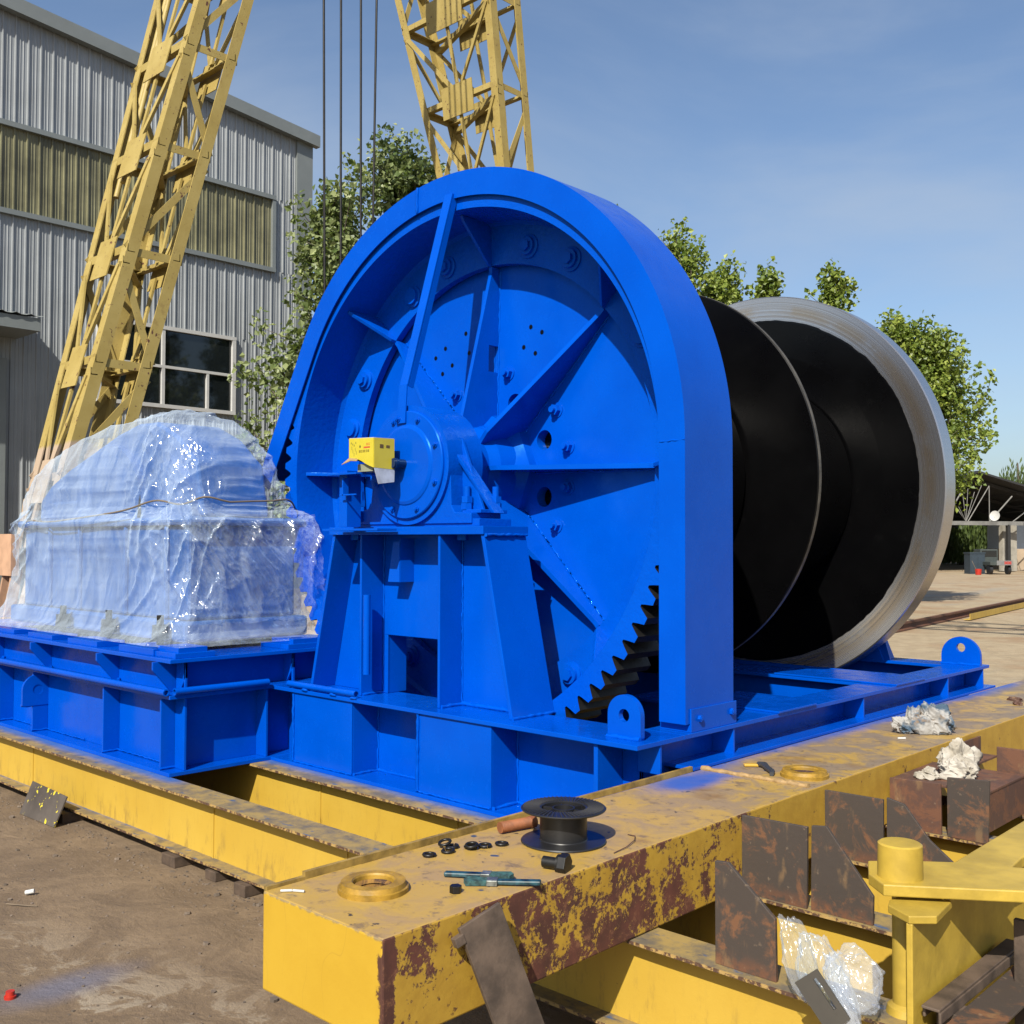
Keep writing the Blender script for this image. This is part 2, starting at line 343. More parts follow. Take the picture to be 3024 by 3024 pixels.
# ---------------------------------------------------------------- geometry helpers
ORG = {}
class MB:
    def __init__(s): s.v = []; s.f = []; s.sm = []; s.mi = []; s.cm = 0
    def add(s, vs, fs, smooth=False):
        n = len(s.v); s.v += [Vector(v) for v in vs]
        for f in fs: s.f.append([n+i for i in f]); s.sm.append(smooth); s.mi.append(s.cm)
        return s
    def box(s, x0, x1, y0, y1, z0, z1):
        v = [(x, y, z) for z in (z0, z1) for y in (y0, y1) for x in (x0, x1)]
        return s.add(v, [(0, 2, 3, 1), (4, 5, 7, 6), (0, 1, 5, 4), (2, 6, 7, 3), (0, 4, 6, 2), (1, 3, 7, 5)])
    def obox(s, c, ax, ay, az):
        """oriented box: centre, three half-axis vectors"""
        c = Vector(c); ax = Vector(ax); ay = Vector(ay); az = Vector(az)
        v = [c+i*ax+j*ay+k*az for k in (-1, 1) for j in (-1, 1) for i in (-1, 1)]
        return s.add(v, [(0, 2, 3, 1), (4, 5, 7, 6), (0, 1, 5, 4), (2, 6, 7, 3), (0, 4, 6, 2), (1, 3, 7, 5)])
    def prism(s, pts, axis, a, b):
        """polygon in the plane normal to axis, from a to b. pts order: x->(y,z) y->(x,z) z->(x,y)"""
        def P(p, h): return {'x': (h, p[0], p[1]), 'y': (p[0], h, p[1]), 'z': (p[0], p[1], h)}[axis]
        n = len(pts); v = [P(p, a) for p in pts]+[P(p, b) for p in pts]
        return s.add(v, [tuple(range(n)), tuple(range(2*n-1, n-1, -1))]+[(i, i+n, (i+1) % n+n, (i+1) % n) for i in range(n)])
    def lathe(s, c, axis, prof, n=48, a0=0, a1=2*pi, smooth=True):
        """prof: list of (r, h) along axis; each segment a separate smooth band"""
        c = Vector(c); A = Vector(axis).normalized(); U = A.orthogonal().normalized()
        if abs(A.y) > .99: U = Vector((1, 0, 0))
        if abs(A.z) > .99: U = Vector((1, 0, 0))
        V = Vector((0, 0, 1)) if abs(A.y) > .99 else A.cross(U)
        full = abs(a1-a0-2*pi) < 1e-6; m = n if full else n+1
        for (r0, h0), (r1, h1) in zip(prof[:-1], prof[1:]):
            vs = []
            for (r_, h) in ((r0, h0), (r1, h1)):
                for i in range(m):
                    t = a0+(a1-a0)*i/n; vs.append(c+A*h+U*(r_*cos(t))+V*(r_*sin(t)))
            s.add(vs, [(i, (i+1) % m, m+(i+1) % m, m+i) for i in range(n)], smooth)
        return s
    def cyl(s, p, q, r_, n=20, r2=None):
        p = Vector(p); q = Vector(q); d = (q-p); L = d.length
        r2 = r_ if r2 is None else r2
        return s.lathe(p, d, [(0, 0), (r_, 0), (r2, L), (0, L)], n)
    def hexn(s, p, axis, r_, h, rot=0):
        p = Vector(p); A = Vector(axis).normalized(); U = A.orthogonal().normalized(); V = A.cross(U)
        v = [p+A*k*h+U*(r_*cos(rot+i*pi/3))+V*(r_*sin(rot+i*pi/3)) for k in (0, 1) for i in range(6)]
        return s.add(v, [tuple(range(5, -1, -1)), tuple(range(6, 12))]+[(i, (i+1) % 6, (i+1) % 6+6, i+6) for i in range(6)])
    def bolt(s, p, axis, r_=.02, washer=True, stick=.018):
        p = Vector(p); A = Vector(axis).normalized()
        if washer: s.cyl(p, p+A*.006, r_*1.35, 16); p = p+A*.006
        s.hexn(p, A, r_, r_*.85, random.random()); s.cyl(p+A*r_*.8, p+A*(r_*.85+max(stick, .003)), r_*.55, 12); return s
    def tube(s, pts, r_, n=8, smooth=True):
        pts = [Vector(p) for p in pts]; rings = []
        for i, p in enumerate(pts):
            d = (pts[min(i+1, len(pts)-1)]-pts[max(i-1, 0)]).normalized(); U = d.orthogonal().normalized()
            if i and abs(U.dot(pu)) < .99: U = (pu-d*pu.dot(d)).normalized()
            pu = U; V = d.cross(U); rr = r_[i] if isinstance(r_, (list, tuple)) else r_
            rings.append([p+U*(rr*cos(2*pi*k/n))+V*(rr*sin(2*pi*k/n)) for k in range(n)])
        v = [x for g_ in rings for x in g_]; m = len(rings)
        fs = [(i*n+k, i*n+(k+1) % n, (i+1)*n+(k+1) % n, (i+1)*n+k) for i in range(m-1) for k in range(n)]
        s.add(v, fs, smooth); s.add(rings[0], [tuple(range(n-1, -1, -1))]); s.add(rings[-1], [tuple(range(n))]); return s
    def weld(s, p, q, r_=.008):
        s.marks = getattr(s, 'marks', [])+[(len(s.v), len(s.f))]
        p = Vector(p); q = Vector(q); L = (q-p).length; n = max(3, int(L/.018))
        rnd = random.Random(int(L*1000)+int(p.x*77))
        pts = []; rr = []
        for i in range(n+1):
            a = p.lerp(q, i/n); j = .0025
            pts.append(a+Vector((rnd.uniform(-j, j), rnd.uniform(-j, j), rnd.uniform(-j, j)))); rr.append(r_*rnd.uniform(.75, 1.3))
        return s.tube(pts, rr, 6)
    def angle_bar(s, p, q, w_, t_, u, v):
        """L section: leg along u and leg along v, thickness t"""
        p = Vector(p); q = Vector(q); u = Vector(u).normalized(); v = Vector(v).normalized()
        for k_, (a, b) in enumerate(((u, v), (v, u))):
            c = [p+a*t_*k_, p+a*w_, p+a*w_+b*t_, p+a*t_*k_+b*t_]; c2 = [x+(q-p) for x in c]
            s.add(c+c2, [(3, 2, 1, 0), (4, 5, 6, 7), (0, 1, 5, 4), (1, 2, 6, 5), (2, 3, 7, 6), (3, 0, 4, 7)])
        return s
    def bar(s, p, q, w_, t_, nrm):
        """flat bar from p to q, wide across, thin along nrm"""
        p = Vector(p); q = Vector(q); d = (q-p).normalized(); n_ = Vector(nrm).normalized(); b = d.cross(n_).normalized()
        return s.obox((p+q)/2, (q-p)/2, b*w_/2, n_*t_/2)
    def build(s, name, mat, parent=None, bevel=0, origin=None):
        if name == 'weld_seam' and len(getattr(s, 'marks', [])) > 1:      # every bead a piece of its own
            mk = s.marks+[(len(s.v), len(s.f))]; s.marks = []
            for (v0, f0), (v1, f1) in zip(mk[:-1], mk[1:]):
                t = MB(); t.v = s.v[v0:v1]; t.f = [[i-v0 for i in f] for f in s.f[f0:f1]]; t.sm = s.sm[f0:f1]; t.mi = s.mi[f0:f1]; t.build(name, mat, parent)
            return
        o_ = ORG[parent.name] if parent else Vector(origin or (0, 0, 0))
        me = bpy.data.meshes.new(name); me.from_pydata([v-o_ for v in s.v], [], s.f); me.update()
        me.polygons.foreach_set('use_smooth', s.sm)
        for m_ in (mat if isinstance(mat, (list, tuple)) else [mat]): me.materials.append(m_)
        if isinstance(mat, (list, tuple)): me.polygons.foreach_set('material_index', s.mi)
        ob = bpy.data.objects.new(name, me); COL.objects.link(ob); ORG[ob.name] = o_
        if parent: ob.parent = parent
        else: ob.location = o_
        if bevel:
            b = ob.modifiers.new('bevel', 'BEVEL'); b.width = bevel; b.segments = 2; b.limit_method = 'ANGLE'; b.angle_limit = radians(40)
        return ob
def tag(o, label=None, cat=None, group=None, kind=None):
    for k, v in (('label', label), ('category', cat), ('group', group), ('kind', kind)):
        if v: o[k] = v
    return o
def empty(name, loc, label, cat, group=None):
    o = bpy.data.objects.new(name, None); COL.objects.link(o); o.location = loc; o.empty_display_size = .2
    ORG[o.name] = Vector(loc); return tag(o, label, cat, group)
def struct(o): o['kind'] = 'structure'; return o

GZ = -.25
# ================================================================= SETTING
g = MB(); g.add([(-400, -60, GZ), (300, -60, GZ), (300, 700, GZ), (-400, 700, GZ)], [(0, 1, 2, 3)])
struct(g.build('ground', GROUND))

# ---------------------------------------------------------------- workshop building
WX = -21.0
hall = empty('workshop_building', (WX, 11, GZ), 'tall grey corrugated metal workshop with olive skylight bands and a white framed window', 'building')
def corrugated(y0, y1, zb, zt, mb, x=WX, pitch=.245):
    """zb, zt: functions of y for bottom and top"""
    ys = []; n = int(math.ceil((y1-y0)/pitch))
    for i in range(n):
        a = y0+i*pitch
        for dy, dx in ((0, 0), (.008, .034), (.030, .034), (.038, 0), (.098, 0), (.104, .010), (.114, .010), (.120, 0), (.163, 0), (.169, .010), (.179, .010), (.185, 0)):
            if a+dy < y1: ys.append((a+dy, dx))
    ys.append((y1, 0)); v = []
    for (y, dx) in ys: v += [(x+dx, y, zb(y)), (x+dx, y, zt(y))]
    mb.add(v, [(2*i, 2*i+2, 2*i+3, 2*i+1) for i in range(len(ys)-1)])
eave = lambda y: 11.80-(y-7.8)*.095
YL, YR = -14.0, 15.03
m = MB(); corrugated(YL, YR, lambda y: 9.57, lambda y: eave(y)-.02, m)
corrugated(YL, YR, lambda y: 6.12, lambda y: 7.86, m); corrugated(YL, 10.0, lambda y: .38, lambda y: 6.12, m)
corrugated(13.02, YR, lambda y: .38, lambda y: 6.12, m); corrugated(10.0, 13.02, lambda y: .38, lambda y: 4.38, m)
corrugated(14.0, YR, lambda y: 7.86, lambda y: 9.57, m)
m.box(WX-.3, WX-.02, YL, YR, GZ, 11.0)
m.box(WX-30, WX-.3, YR-.2, YR-.01, GZ, 10.9)
m.build('wall', WALL, hall)
m = MB(); corrugated(YL, 13.98, lambda y: 7.86, lambda y: 9.57, m, WX+.004); m.build('skylight_panel', SKYL, hall)
m = MB()
for z in (9.57, 7.86): m.box(WX, WX+.10, YL, 14.02, z-.05, z+.05)
m.box(WX, WX+.085, 13.93, 14.02, 7.91, 9.52)
m.box(WX, WX+.07, YR-.42, YR+.03, GZ, eave(YR)+.02)
v = [(YL, eave(YL)-.06), (YR+.14, eave(YR+.14)-.04), (YR+.14, eave(YR+.14)+.24), (YL, eave(YL)+.24)]
m.prism(v, 'x', WX+.05, WX+.22); m.build('trim', TRIM, hall)
m = MB(); m.prism([(YL, eave(YL)+.20), (YR+.1, eave(YR+.1)+.20), (YR+.1, eave(YR+.1)+.25), (YL, eave(YL)+.25)], 'x', WX-30, WX+.1); m.build('roof', TRIM, hall)
m = MB(); m.box(WX-.1, WX+.12, YL, YR+.05, GZ, .38); m.build('plinth', PLINTH, hall)
# window
wy0, wy1, wz0, wz1 = 9.75, 12.98, 4.42, 6.10
m = MB(); fr = .07
m.box(WX, WX+.10, wy0, wy1, wz0-.06, wz0+.02); m.box(WX, WX+.10, wy0, wy1, wz1-.05, wz1+.03)
for y in (wy0, wy1-.09): m.box(WX+.002, WX+.098, y, y+.09, wz0, wz1)
yy = wy0+(wy1-wy0)*.58
m.box(WX+.01, WX+.09, wy0+.05, wy1-.05, wz0+.80, wz0+.86)
for y in (11.9-.72, 11.9-2.1+.2): m.box(WX+.012, WX+.088, y, y+.07, wz0, wz1-.05)
m.box(WX+.014, WX+.086, 12.25, 12.31, wz0, wz0+.8); m.box(WX+.014, WX+.086, 10.55, 10.61, wz0, wz0+.8)
wf = m.build('window', WHITE, hall)
m = MB(); m.box(WX-.015, WX+.03, wy0+.04, wy1-.04, wz0, wz1-.03); m.build('pane', GLASS, wf)
# truck door and canopy at the left
m = MB(); m.box(WX+.01, WX+.09, 3.2, 7.75, GZ, 5.0); m.build('door', simple('grey_door', (.10, .10, .095), .5), hall)
m = MB(); m.box(WX+.02, WX+.14, 7.75, 7.95, GZ, 5.0); m.build('door_frame', TRIM, hall)
cn = empty('door_canopy', (WX, 5.5, 5.4), 'small corrugated awning over the workshop door at the left edge', 'awning')
m = MB(); corrug = []
v = []; n = 60
for i in range(n+1):
    y = 3.0+i*(8.25-3.0)/n; dz = .03*(1 if (i//1) % 3 == 0 else 0)
    v += [(WX+.02, y, 5.86+dz), (WX+1.15, y, 5.68+dz)]
m.add(v, [(2*i, 2*i+1, 2*i+3, 2*i+2) for i in range(n)])
m.box(WX+.02, WX+1.10, 3.05, 8.18, 5.42, 5.66); m.build('awning_roof', TRIM, cn)

# ---------------------------------------------------------------- trees
def tree(name, loc, h, rad, base, nleaf, leafsize, mat, label, group, seed, lean=0, shape=1.0, clump=26):
    """trunk, rising limbs with side shoots; leaves gathered along the shoots so sky shows between them"""
    rnd = random.Random(seed); root = empty(name, loc, label, 'tree', group); L = Vector(loc)
    tm = MB(); k = 9; axis = lambda z: L+Vector((sin(z*.5+seed)*.14+lean*z/h, cos(z*.4+seed)*.12, z))
    tm.tube([axis(i/k*h*.95) for i in range(k+1)], [max(.02, (.17*(1-i/k)+.015)*h/8) for i in range(k+1)], 9)
    tips = []; nb = max(14, int(clump*.75))
    for i in range(nb):
        t = (i+.5)/nb; z0 = base*.75+(h*.93-base*.75)*t
        prof = rad*(sin(min(1, (t+.22)*1.6)*pi/2))*(1-max(0, t-.22)/.84)**1.0*rnd.uniform(.65, 1.12)
        a = i*2.4+seed+rnd.uniform(-.4, .4); out = Vector((cos(a), sin(a), 0)); rise = rnd.uniform(.55, 1.1)*(.8+.8*t)
        st = axis(z0); ln = prof; pts = []; nn = 5
        for q in range(nn+1):
            u = q/nn; pts.append(st+out*ln*(u**.85)+Vector((rnd.uniform(-.06, .06), rnd.uniform(-.06, .06), rise*ln*u**1.3)))
        tm.tube(pts, [max(.008, .045*(1-u_/nn)*(1.1-t*.6)) for u_ in range(nn+1)], 5)
        for q in range(1, nn+1):
            if rnd.random() < .12: continue
            p = pts[q]; r_ = rnd.uniform(.16, .32)*(.75+.25*rad)
            tips.append((p, r_, rnd.uniform(1.0, 1.7)))
            if q > 1:
                sd_ = Vector((rnd.uniform(-1, 1), rnd.uniform(-1, 1), rnd.uniform(.2, 1.1))).normalized()*rnd.uniform(.25, .55)*(.6+.4*rad)
                tm.tube([p, p+sd_], [.012, .005], 4); tips.append((p+sd_, r_*.8, 1.4))
    for q in range(6): tips.append((axis(h*(.86+.024*q)), .24*(1.1-q*.10), 1.8))
    tm.build('trunk', BARK, root)
    vol = sum(r_**2 for _, r_, _ in tips); V = []; F = []
    for c, r_, st_ in tips:
        for _ in range(int(nleaf*r_**2/vol)):
            d = Vector((rnd.gauss(0, 1), rnd.gauss(0, 1), rnd.gauss(0, 1))).normalized()*(rnd.random()**.5)*r_*1.2
            d.z *= st_; p = c+d
            s1 = leafsize*rnd.uniform(.55, 1.25)
            nr = (Vector((rnd.gauss(.25, 1), rnd.gauss(-.5, 1), rnd.gauss(.6, 1)))).normalized(); u = nr.orthogonal().normalized()
            u = (Matrix.Rotation(rnd.random()*6.28, 3, nr) @ u); v_ = nr.cross(u)
            n0 = len(V); fold = nr*s1*.22
            V += [p-u*s1*.6, p+v_*s1*.5+fold, p+u*s1*.6, p-v_*s1*.5+fold]
            F += [(n0, n0+1, n0+2), (n0, n0+2, n0+3)]
    lm = MB(); lm.add(V, F); lm.build('crown', mat, root); return root
G = 'plane trees in a row behind the winch'
TR = [((-15.6, 13.4, GZ), 9.5, 2.1, 2.2, 22000, .108, LEAF, 'tallest leafy plane tree, crossed by the hanging crane ropes', 11, 60),
      ((-15.2, 11.35, GZ), 8.15, 1.7, 1.6, 13500, .104, LEAF, 'plane tree whose crown overlaps the corner of the metal workshop', 5, 40),
      ((-15.9, 16.0, GZ), 8.9, 1.4, 2.2, 9000, .125, LEAF, 'plane tree seen through the foot of the crane leg above the blue hood', 3, 30),
      ((-16.1, 20.5, GZ), 10.15, 1.1, 2.2, 6500, .13, LEAF2, 'tree of which only the tip shows over the top of the blue hood', 4, 26),
      ((-15.6, 22.4, GZ), 9.85, 1.9, 2.2, 11000, .115, LEAF2, 'first full tree right of the blue hood, with a blunt spiky top', 9, 44),
      ((-15.2, 24.1, GZ), 9.15, 2.1, 2.0, 11500, .115, LEAF2, 'broad low crown right above the first black drum flange', 21, 44),
      ((-14.2, 25.1, GZ), 9.35, .95, 2.0, 6000, .13, LEAF2, 'thin upright tip just left of the polished drum ring top', 14, 30),
      ((-13.4, 26.7, GZ), 9.45, 1.15, 2.0, 7500, .13, LEAF2, 'slender pointed tree behind the top of the polished drum ring', 15, 32),
      ((-12.75, 29.3, GZ), 8.35, 1.75, 1.9, 11000, .12, LEAF2, 'conical tree behind the upper right edge of the polished drum ring', 16, 46),
      ((-12.65, 30.3, GZ), 7.75, 2.15, 2.3, 16000, .12, LEAF2, 'rightmost full tree, its skirt of branches hanging before the open shed', 18, 60)]
for (loc, h, rd, bs_, nl, ls, mt, lb, sd, cl) in TR:
    tree('plane_tree', loc, h, rd, bs_, nl, ls, mt, lb, G, sd, clump=cl, lean=.75 if sd == 18 else 0)

# ---------------------------------------------------------------- far shed and what stands in it
sh = empty('open_shed', (-22, 66, GZ), 'open steel shed with dark sheet roof and pale triangular trusses, far right', 'shed')
def H(px, py, d):
    """helper for far things: ground-plan position and height from a bearing, a level and a distance"""
    lat = (px-1512)/3111.1*d; gg = Vector((fw.x, fw.y, 0)).normalized(); rr = Vector((gg.y, -gg.x, 0))
    p = gg*d+rr*lat; return Vector((p.x, p.y, 1.5+(1604-py)/3111.1*d))
sg = Vector((fw.x, fw.y, 0)).normalized(); sr = Vector((sg.y, -sg.x, 0))
A = H(2560, 1500, 62); B = H(3300, 1500, 66)
ux = (B-A); ux.z = 0; SL = ux.length; ux.normalize(); uy = Vector((-ux.y, ux.x, 0))
def sp(a, b, z): return Vector((A.x, A.y, 0))+ux*a+uy*b+Vector((0, 0, z))
rz = 5.75; m = MB()
apx = 7.2; ends = (0, SL)
for (a0, z0, a1, z1) in ((apx-9, 2.6, apx, rz), (apx, rz, SL+1, 2.9)):
    v = [sp(a0, -.5, z0), sp(a1, -.5, z1), sp(a1, 22, z1), sp(a0, 22, z0)]
    m.add(v+[x+Vector((0, 0, .12)) for x in v], [(0, 1, 2, 3), (7, 6, 5, 4), (0, 4, 5, 1), (3, 2, 6, 7)])
    for i in range(6):
        b = 1+i*4; m.obox((sp((a0+a1)/2, b, (z0+z1)/2-.15)), (sp(a1, b, z1)-sp(a0, b, z0))/2, uy*.08, Vector((0, 0, .1)))
m.build('roof', DKROOF, sh)
m = MB(); m.obox(sp(SL/2, 0, 2.72), ux*SL/2, uy*.1, Vector((0, 0, .12)))
for i in range(7):
    a = -1+i*3.1; z = rz-.35-abs(a-apx)*.38
    if z > 2.9:
        m.cyl(sp(a, 0, 2.75), sp(a, 0, z), .03, 6)
        m.cyl(sp(a, 0, z), sp(a+1.5*(1 if a < apx else -1), 0, 2.8), .035, 6)
        m.cyl(sp(a, 0, 2.8), sp(a+1.6, 0, max(2.9, rz-.35-abs(a+1.6-apx)*.38)), .05, 6)
for a, dz in ((6.0, .9), (6.3, 1.6), (6.65, 2.0), (7.1, 1.8), (7.6, 2.2)): m.cyl(sp(6.6, -.1, 2.8), sp(a+.1, -.1, 2.8+dz), .022, 6)
m.build('truss', SHEDST, sh)
PST = simple('dark_post', (.03, .03, .03), .6)
for a, b_ in ((4.45, 0), (9.6, 0), (14, 0), (0, 20), (4.45, 20), (9.6, 20), (14, 20)): m = MB(); m.obox(sp(a, b_, 1.2), ux*.1, uy*.1, Vector((0, 0, 1.45))); m.build('post', PST, sh)
ds = empty('satellite_dish', H(2940, 1535, 61.5), 'white satellite dish on the beam of the open shed', 'dish')
c = H(2939, 1523, 61.5); ax = (Vector((0, 0, 0))-c); ax.z = 12; ax.normalize(); ax = (ax*.8-sr*.5).normalized()
m = MB(); m.lathe(c, ax, [(0, 0), (.14, .01), (.22, .025), (.30, .05), (.30, .045), (.2, .0), (0, -.01)], 24)
m.cyl(c, c-Vector((0, 0, .28)), .03, 8); m.build('dish_reflector', WHITE, ds)
# wall panel and low building at the far right
m = MB(); P0 = H(2955, 1690, 65); P1 = H(2997, 1690, 65.4); d_ = (P1-P0); d_.z = 0
m.obox(((P0.x+P1.x)/2, (P0.y+P1.y)/2, 1.25), d_/2, Vector((-d_.y, d_.x, 0)).normalized()*.15, (0, 0, 1.45)); tag(m.build('wall_panel', CONCP), 'peeling cream painted wall section under the shed beam right of the truck', 'wall')
lb = empty('low_building', H(3040, 1690, 66), 'low outbuilding with pale blue upper wall and tan base at the far right edge', 'building')
m = MB(); P0 = H(2998, 1690, 68); P1 = H(3260, 1690, 68); d_ = P1-P0; d_.z = 0; nn = sg
cx_ = (P0+P1)/2
m.obox((cx_.x, cx_.y, 2.1)+nn*0 if False else Vector((cx_.x, cx_.y, 2.0))+nn*2, d_/2, nn*2, (0, 0, .85)); m.build('upper_wall', PALEW, lb)
m = MB(); m.obox(Vector((cx_.x, cx_.y, .45))+nn*2, d_/2, nn*2.05, (0, 0, .70)); m.build('lower_wall', OCHW, lb)
# truck, cabinet, bucket
tk = empty('three_wheel_truck', H(2935, 1690, 60), 'small dark three wheeled truck with red marks on its tailboard, parked in the open shed', 'truck')
c = H(2935, 1690, 60); c.z = GZ
m = MB(); m.obox(c+Vector((0, 0, .62)), sr*.62, sg*.9, Vector((0, 0, .10))); m.obox(c-sr*.12+sg*.8+Vector((0, 0, 1.0)), sr*.5, sg*.45, Vector((0, 0, .42))); m.build('body', TRUCK, tk, .02)
m = MB(); m.obox(c-sg*.92+sr*.16+Vector((0, 0, .66)), sr*.44, sg*.02, Vector((0, 0, .13))); m.build('tailboard', ZINC, tk)
m = MB()
for i in range(5): m.obox(c-sg*.945+sr*(.18+i*.08)+Vector((0, 0, .66)), sr*.028, sg*.004, Vector((0, 0, .07 if i % 2 else .09)))
m.build('red_marking', REDP, tk)
m = MB(); m.obox(c-sr*.12+sg*.335+Vector((0, 0, 1.16)), sr*.42, sg*.006, Vector((0, 0, .17))); m.build('window', GLASS, tk)
for s_ in (-.5, .52):
    m = MB(); q = c-sg*.55+sr*s_+Vector((0, 0, .27)); m.cyl(q-sr*.08, q+sr*.08, .27, 16); m.build('wheel', DARK, tk)
cb = H(2877, 1690, 60.5); cb.z = GZ
m = MB(); m.obox(cb+Vector((0, 0, .58)), sr*.42, sg*.4, Vector((0, 0, .58))); m.obox(cb+Vector((0, 0, 1.2)), sr*.45, sg*.43, Vector((0, 0, .04)))
for i in (-1, 1): m.obox(cb-sg*.41+sr*.2*i+Vector((0, 0, .56)), sr*.17, sg*.01, Vector((0, 0, .46)))
tag(m.build('steel_cabinet', simple('dark_blue_cabinet', (.03, .05, .07), .5)), 'dark metal cabinet standing left of the small truck in the shed', 'cabinet')
bk = empty('bucket', H(2888, 1692, 59), 'red bucket with a stick in it, in front of the dark cabinet', 'bucket')
q = H(2888, 1692, 58.5); q.z = GZ
m = MB(); m.lathe(q, (0, 0, 1), [(0, 0), (.15, 0), (.18, .33), (.165, .33), (.14, .02), (0, .02)], 20); m.build('pail', REDP, bk)
m = MB(); m.cyl(q+Vector((0, 0, .03)), q-sr*.35+Vector((0, 0, .78)), .014, 8); m.build('stick', WOOD, bk)
# willows behind shed
def willow(loc, h, rad, label, seed, n=3200):
    rnd = random.Random(seed); root = empty('willow_tree', loc, label, 'tree', 'willows behind the shed'); L = Vector(loc)
    m = MB(); m.tube([L, L+Vector((.1, 0, h*.5)), L+Vector((-.1, .1, h*.9))], [.28, .18, .05], 8); m.build('trunk', BARK, root)
    V = []; F = []
    for _ in range(n//16):
        a = rnd.random()*6.28; rr = rad*sqrt(rnd.random()); z = h*(.55+.45*rnd.random())*(1-.3*(rr/rad)**2)
        for k in range(16):
            z -= h*.045
            if z < .25: break
            p = L+Vector((cos(a)*rr+rnd.uniform(-.12, .12), sin(a)*rr+rnd.uniform(-.12, .12), z)); nr = Vector((rnd.gauss(0, 1), rnd.gauss(0, 1), .2)).normalized(); u = Vector((rnd.uniform(-.3, .3), rnd.uniform(-.3, .3), 1)).normalized(); v_ = nr.cross(u).normalized()
            n0 = len(V); V += [p-u*.26, p+v_*.07, p+u*.26, p-v_*.07]; F.append((n0, n0+1, n0+2, n0+3))
    lm = MB(); lm.add(V, F); lm.build('crown', LEAF3, root)
for i, (px, d, h, rd, lb_) in enumerate([(2740, 88, 5.0, 4.5, 'drooping willow behind the dark shed post'), (2840, 86, 6.5, 3.6, 'drooping willow directly behind the dark cabinet'), (2925, 90, 5.5, 4.2, 'drooping willow behind the small truck'), (3010, 78, 7.6, 2.0, 'hazy light willow whose top shows right of the last plane tree')]):
    p = H(px, 1690, d); p.z = GZ; willow(p, h+1, rd, lb_, 30+i, 9000)
# distant wires
pw = empty('utility_pole', H(3150, 1600, 58), 'timber power pole just right of the picture carrying sagging black wires', 'pole')
b = H(3150, 1600, 58); b.z = GZ; m = MB(); m.cyl(b, b+Vector((0, 0, 7.5)), .13, 10, .09); m.obox(b+Vector((0, 0, 6.5)), sr*.9, sg*.05, (0, 0, .05)); m.build('pole_shaft', WOOD, pw)
m = MB()
for k, (z0, z1) in enumerate(((5.1, 4.9), (4.6, 4.55), (4.2, 4.2), (3.9, 3.8))):
    q0 = b+Vector((0, 0, z0)); q1 = H(2600, 1600, 95); q1.z = z1+2
    m.tube([q0.lerp(q1, t/12)-Vector((0, 0, 1.0*4*(t/12)*(1-t/12))) for t in range(13)], .018, 4)
m.build('wire', CABLE, pw)

# rail track on the yard
m = MB(); ra = Vector((-8.3, 16.0, 0)); rb = Vector((-11.6, 44, 0)); rd = (rb-ra).normalized(); rn = Vector((rd.y, -rd.x, 0))
for off, wd, ht in ((0, .035, .13),):
    m.obox((ra+rb)/2+Vector((0, 0, GZ+.02)), (rb-ra)/2, rn*.09, Vector((0, 0, .012))); m.obox((ra+rb)/2+Vector((0, 0, GZ+.08)), (rb-ra)/2, rn*.012, Vector((0, 0, .055))); m.obox((ra+rb)/2+Vector((0, 0, GZ+.145)), (rb-ra)/2, rn*.04, Vector((0, 0, .02)))
tag(m.build('crane_rail', RUST2), 'long brown rusty crane rail laid across the yard behind the winch', 'rail')
m = MB(); ya = Vector((-8.85, 24.4, GZ)); yb = ya+rd*16
m.angle_bar(ya+Vector((0, 0, .02)), yb+Vector((0, 0, .02)), .14, .012, (0, 0, 1), -rn)
tag(m.build('yellow_angle_bar', YB), 'long yellow steel angle lying beside the rusty rail, far right', 'steel bar')

